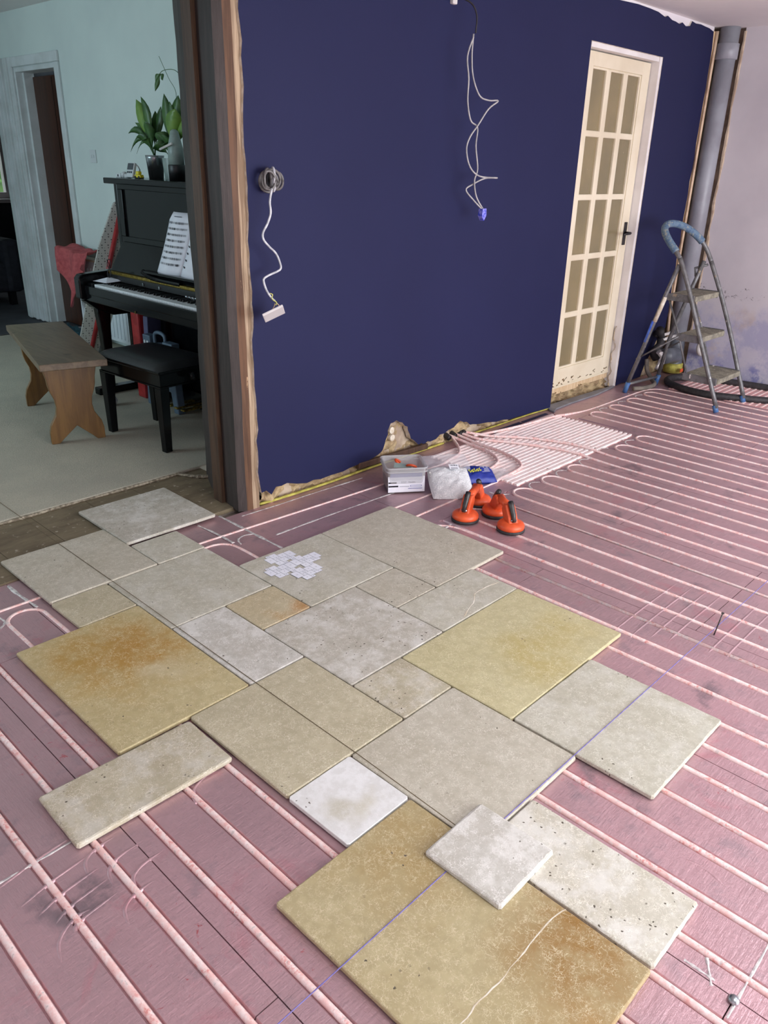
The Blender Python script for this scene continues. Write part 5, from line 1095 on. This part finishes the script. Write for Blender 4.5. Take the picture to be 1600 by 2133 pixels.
P2 = [((0, 0.03, 0.44), 0.022, 0.04, 'leaf'), ((0.02, -0.08, 0.43), 0.026, 0.05, 'leaf'), ((0, -0.02, 0.40), 0.028, 0.05, 'leaf'), ((-0.03, -0.12, 0.36), 0.032, 0.06, 'leaf2'), ((0.0, -0.15, 0.30), 0.03, 0.08, 'leaf2'), ((-0.04, -0.12, 0.22), 0.028, 0.10, 'leaf'), ((-0.06, 0.05, 0.24), 0.025, 0.08, 'leaf'), ((-0.05, -0.05, 0.22), 0.03, 0.07, 'leaf'), ((0.03, 0.06, 0.28), 0.025, 0.05, 'leaf'), ((-0.06, 0.0, 0.18), 0.028, 0.07, 'leaf'), ((-0.07, 0.08, 0.16), 0.024, 0.07, 'leaf')]
for tp, wd, dr_, mt in P2: leaf(pl2, (0.0, 0.0, 0.10), tp, wd, dr_, M[mt], random.uniform(-0.6, 0.6))
vn = MB().tube(smooth_path([(0, -0.06, 0.30), (0.04, -0.03, 0.44), (0.05, 0.05, 0.52), (0.05, 0.13, 0.63)], 6), 0.0014, 5).tube(smooth_path([(0, -0.20, 0.48), (0, -0.10, 0.545), (0, 0.02, 0.55), (-0.01, 0.06, 0.52)], 6), 0.0018, 5); vn.obj('trailing_stem', M['leaf'], pl2, smooth=True)
for tp in ((-0.02, 0.085, 0.45), (-0.02, 0.0, 0.50), (-0.01, 0.09, 0.50)): leaf(pl2, (0, 0.045, 0.535), tp, 0.009, 0.02, M['leaf'], 0.3)
cv = thing('spray_bottle', 'dark bottle with clear ribbed top and pale tie beside the plants on the piano', 'bottle', (1.52, 3.385, LZ))
MB().lathe([(0.045, 0), (0.046, 0.075), (0.044, 0.08)], 24).obj('bottle_base', M['piano_dark'], cv, smooth=True)
MB().lathe([(0.043, 0.08), (0.042, 0.16), (0.030, 0.21), (0.022, 0.245), (0.010, 0.255)], 24).obj('bottle_top', M['pot'], cv, smooth=True)
MB().tube([(-0.05, 0.075, 0.155), (-0.05, -0.05, 0.185)], 0.006, 6).obj('tie', M['white_pipe'], cv)
tm = thing('timer', 'small white digital kitchen timer with a grey screen on the piano', 'timer', (1.435, 3.745, LZ))
TM = Matrix.Rotation(-0.30, 4, 'Y')
m = MB(); m.M = Matrix.Rotation(0.30, 4, 'Y'); m.box(-0.010, 0.008, -0.036, 0.036, 0.004, 0.085); m.obj('timer_body', M['device'], tm, bevel=0.005)
m = MB(); m.M = Matrix.Rotation(0.30, 4, 'Y'); m.box(-0.0125, -0.009, -0.030, 0.030, 0.045, 0.080); m.obj('timer_screen', M['screen'], tm)
for y in (-0.02, 0, 0.02):
    m = MB(); m.M = Matrix.Rotation(0.30, 4, 'Y'); m.box(-0.013, -0.009, y - 0.007, y + 0.007, 0.026, 0.037); m.obj('timer_button', M['screen'], tm, bevel=0.002)
for nm, lab, cat, y, pts in (('tape_reel', 'small white round tape reel at the edge of the piano lid', 'reel', 3.815, [(0.018, 0), (0.02, 0.002), (0.02, 0.02), (0.014, 0.022)]), ('pill_box', 'small white tub beside the kitchen timer on the piano', 'tub', 3.855, [(0.016, 0), (0.018, 0.02), (0.016, 0.03), (0.006, 0.034)])):
    o_ = MB().lathe(pts, 18).obj(nm, M['device'], smooth=True); o_.location = (1.46, y, LZ); tag(o_, lab, cat)
o_ = MB().box(-0.015, 0.015, -0.028, 0.028, 0, 0.024).obj('dice_box', M['device'], bevel=0.003); o_.location = (1.46, 3.90, LZ); tag(o_, 'little white box with a dark mark at the corner of the piano lid', 'box')
MB().box(-0.0158, -0.015, -0.006, 0.006, 0.006, 0.018).obj('printed_mark', M['ink_dark'], o_)
o_ = MB().tube(smooth_path([(0, 0.05, 0.006), (0.0, 0.03, 0.05), (0, -0.01, 0.07), (0, -0.04, 0.045), (0, -0.02, 0.03), (0, 0.02, 0.035)], 5), 0.004, 7).obj('coiled_lead', M['cable'], smooth=True); o_.location = (1.52, 3.82, LZ); tag(o_, 'small loop of grey lead behind the tape reel on the piano', 'cable')
ty = thing('toy_car', 'small yellow toy car in front of the plant pots on the piano', 'toy car', (1.44, 3.655, LZ))
MB().box(-0.012, 0.012, -0.032, 0.032, 0.006, 0.022).obj('car_body', M['toy_yellow'], ty, bevel=0.003); MB().box(-0.011, 0.011, -0.014, 0.018, 0.022, 0.040).obj('cab', M['toy_yellow'], ty, bevel=0.004)
for y in (-0.02, 0.02): MB().tube([(-0.015, y, 0.008), (0.015, y, 0.008)], 0.008, 10).obj('wheel', M['black_rubber'], ty, smooth=True)

# things under the piano
ps = thing('plastic_step_stool', 'slate blue folding plastic step stool with carry handle under the piano', 'step stool', (1.315, 3.36, 0.018))
m = MB(); m.prism([(-0.17, 0.0), (-0.12, 0.0), (-0.10, 0.12), (0.10, 0.12), (0.12, 0.0), (0.17, 0.0), (0.13, 0.385), (-0.13, 0.385)], 'x', -0.03, 0.02); m.obj('front_frame', M['slate'], ps, bevel=0.006)
m = MB(); m.tube(smooth_path([(-0.01, -0.055, 0.38), (-0.01, -0.052, 0.435), (-0.01, 0.0, 0.45), (-0.01, 0.052, 0.435), (-0.01, 0.055, 0.38)], 4), 0.011, 8); m.obj('carry_handle', M['slate'], ps, smooth=True)
MB().box(-0.036, 0.016, 0.07, 0.15, 0.36, 0.425).obj('hinge_block', M['slate'], ps, bevel=0.005); MB().box(-0.036, 0.016, -0.16, -0.06, 0.36, 0.41).obj('hinge_block', M['slate'], ps, bevel=0.005)
for y in (0.095, 0.125): MB().tube([(-0.039, y, 0.385), (-0.034, y, 0.385)], 0.010, 12).obj('white_stud', M['device'], ps)
for z in (0.20, 0.29): MB().box(-0.034, -0.029, -0.10, 0.10, z, z + 0.02).obj('rib', M['slate'], ps, bevel=0.003)
o_ = MB().box(-0.05, 0.05, -0.02, 0.02, 0, 0.52).obj('box_file', M['cushion_case'], bevel=0.004); o_.location = (1.36, 3.555, 0.018); o_.rotation_euler = (0.05, 0, 0.15); tag(o_, 'tall violet grey folder standing under the piano beside the step stool', 'folder')
o_ = MB().box(-0.06, 0.06, -0.045, 0.045, 0, 0.56).obj('red_case', M['red_metal'], bevel=0.012); o_.location = (1.38, 3.66, 0.018); tag(o_, 'tall red case standing under the keyboard end of the piano', 'case')
o_ = MB().lathe([(0.004, 0.0), (0.022, 0.006), (0.033, 0.03), (0.022, 0.058), (0.003, 0.066)], 18).obj('ball', M['device'], smooth=True); o_.location = (1.10, 3.62, 0.018); tag(o_, 'small white ball on the carpet behind the piano stool', 'ball')

# ------------------------------------------------------------------ piano stool
ST = thing('piano_stool', 'black piano stool with padded leather seat in front of the piano', 'stool', (1.02, 2.94, 0.018), math.radians(4))
SX, SY, SH = 0.175, 0.275, 0.455
sv = []; n = 20; vs_ = []; fs = []
for j in range(n + 1):
    for i in range(n + 1):
        u = -1 + 2 * i / n; v = -1 + 2 * j / n; f = ((1 - abs(u) ** 5) * (1 - abs(v) ** 6)) ** 0.5
        vs_.append((u * SX, v * SY, SH - 0.035 + 0.038 * f - 0.006 * math.exp(-((u * u + v * v) / 0.4))))
for j in range(n):
    for i in range(n): a = j * (n + 1) + i; fs.append((a, a + 1, a + n + 2, a + n + 1))
MB().add(vs_, fs).obj('cushion', M['leather'], ST, smooth=True)
MB().box(-SX, SX, -SY, SY, SH - 0.052, SH - 0.034).obj('seat_frame', M['piano'], ST, bevel=0.005)
MB().box(-SX + 0.012, SX - 0.012, -SY + 0.012, SY - 0.012, SH - 0.115, SH - 0.052).obj('apron', M['piano'], ST, bevel=0.003)
MB().box(-SX + 0.006, SX - 0.006, -SY + 0.006, SY - 0.006, SH - 0.121, SH - 0.113).obj('moulding', M['piano'], ST, bevel=0.002)
for sx in (-1, 1):
    for sy in (-1, 1):
        x = sx * (SX - 0.032); y = sy * (SY - 0.032); m = MB(); a, b = 0.026, 0.019
        m.add([(x - b, y - b, 0), (x + b, y - b, 0), (x + b, y + b, 0), (x - b, y + b, 0), (x - a, y - a, SH - 0.12), (x + a, y - a, SH - 0.12), (x + a, y + a, SH - 0.12), (x - a, y + a, SH - 0.12)], [(0, 3, 2, 1), (4, 5, 6, 7), (0, 1, 5, 4), (1, 2, 6, 5), (2, 3, 7, 6), (3, 0, 4, 7)])
        m.obj('leg', M['piano'], ST, bevel=0.003)
MB().tube([(0, -SY - 0.004, SH - 0.075), (0, -SY - 0.030, SH - 0.075)], 0.006, 8).tube([(0, -SY - 0.026, SH - 0.075), (0.0, -SY - 0.046, SH - 0.075)], 0.020, 14).obj('height_knob', M['piano'], ST, smooth=True)

# ------------------------------------------------------------------ pine bench
BN = thing('pine_bench', 'pine bench with shaped plank ends beside the piano stool', 'bench', (0.755, 3.54, 0.018), math.radians(-15))
BH = 0.448
MB().box(-0.16, 0.16, -0.56, 0.56, BH - 0.034, BH).obj('bench_top', M['pine_top'], BN, bevel=0.004)
pf = [(-0.135, 0), (-0.095, 0), (-0.075, 0.02), (0, 0.085), (0.075, 0.02), (0.095, 0), (0.135, 0), (0.135, 0.06), (0.125, 0.10), (0.095, 0.15), (0.088, 0.19), (0.092, 0.23), (0.108, 0.27), (0.115, 0.30), (0.118, 0.335), (0.128, 0.38), (0.13, BH - 0.034)]
pf = pf + [(-x, z) for x, z in reversed(pf[6:])]
pf = pf[:-1]
for y in (-0.40, 0.38): MB().prism(pf, 'y', y - 0.017, y + 0.017).obj('end_plank', M['pine'], BN, bevel=0.003)
MB().box(-0.014, 0.014, -0.385, 0.365, BH - 0.13, BH - 0.034).obj('stretcher', M['pine'], BN, bevel=0.003)

# ------------------------------------------------------------------ surface details on tiles
vein(bpy.data.objects['stone_tile.011'], [(1.012, 0.690), (0.944, 0.700), (0.883, 0.697), (0.832, 0.663), (0.806, 0.657), (0.735, 0.628)], 0.002)
vein(bpy.data.objects['stone_tile.020'], [(-0.004, -0.222), (-0.04, -0.214), (-0.118, -0.215), (-0.206, -0.219), (-0.278, -0.216), (-0.335, -0.218), (-0.404, -0.224)], 0.0016)
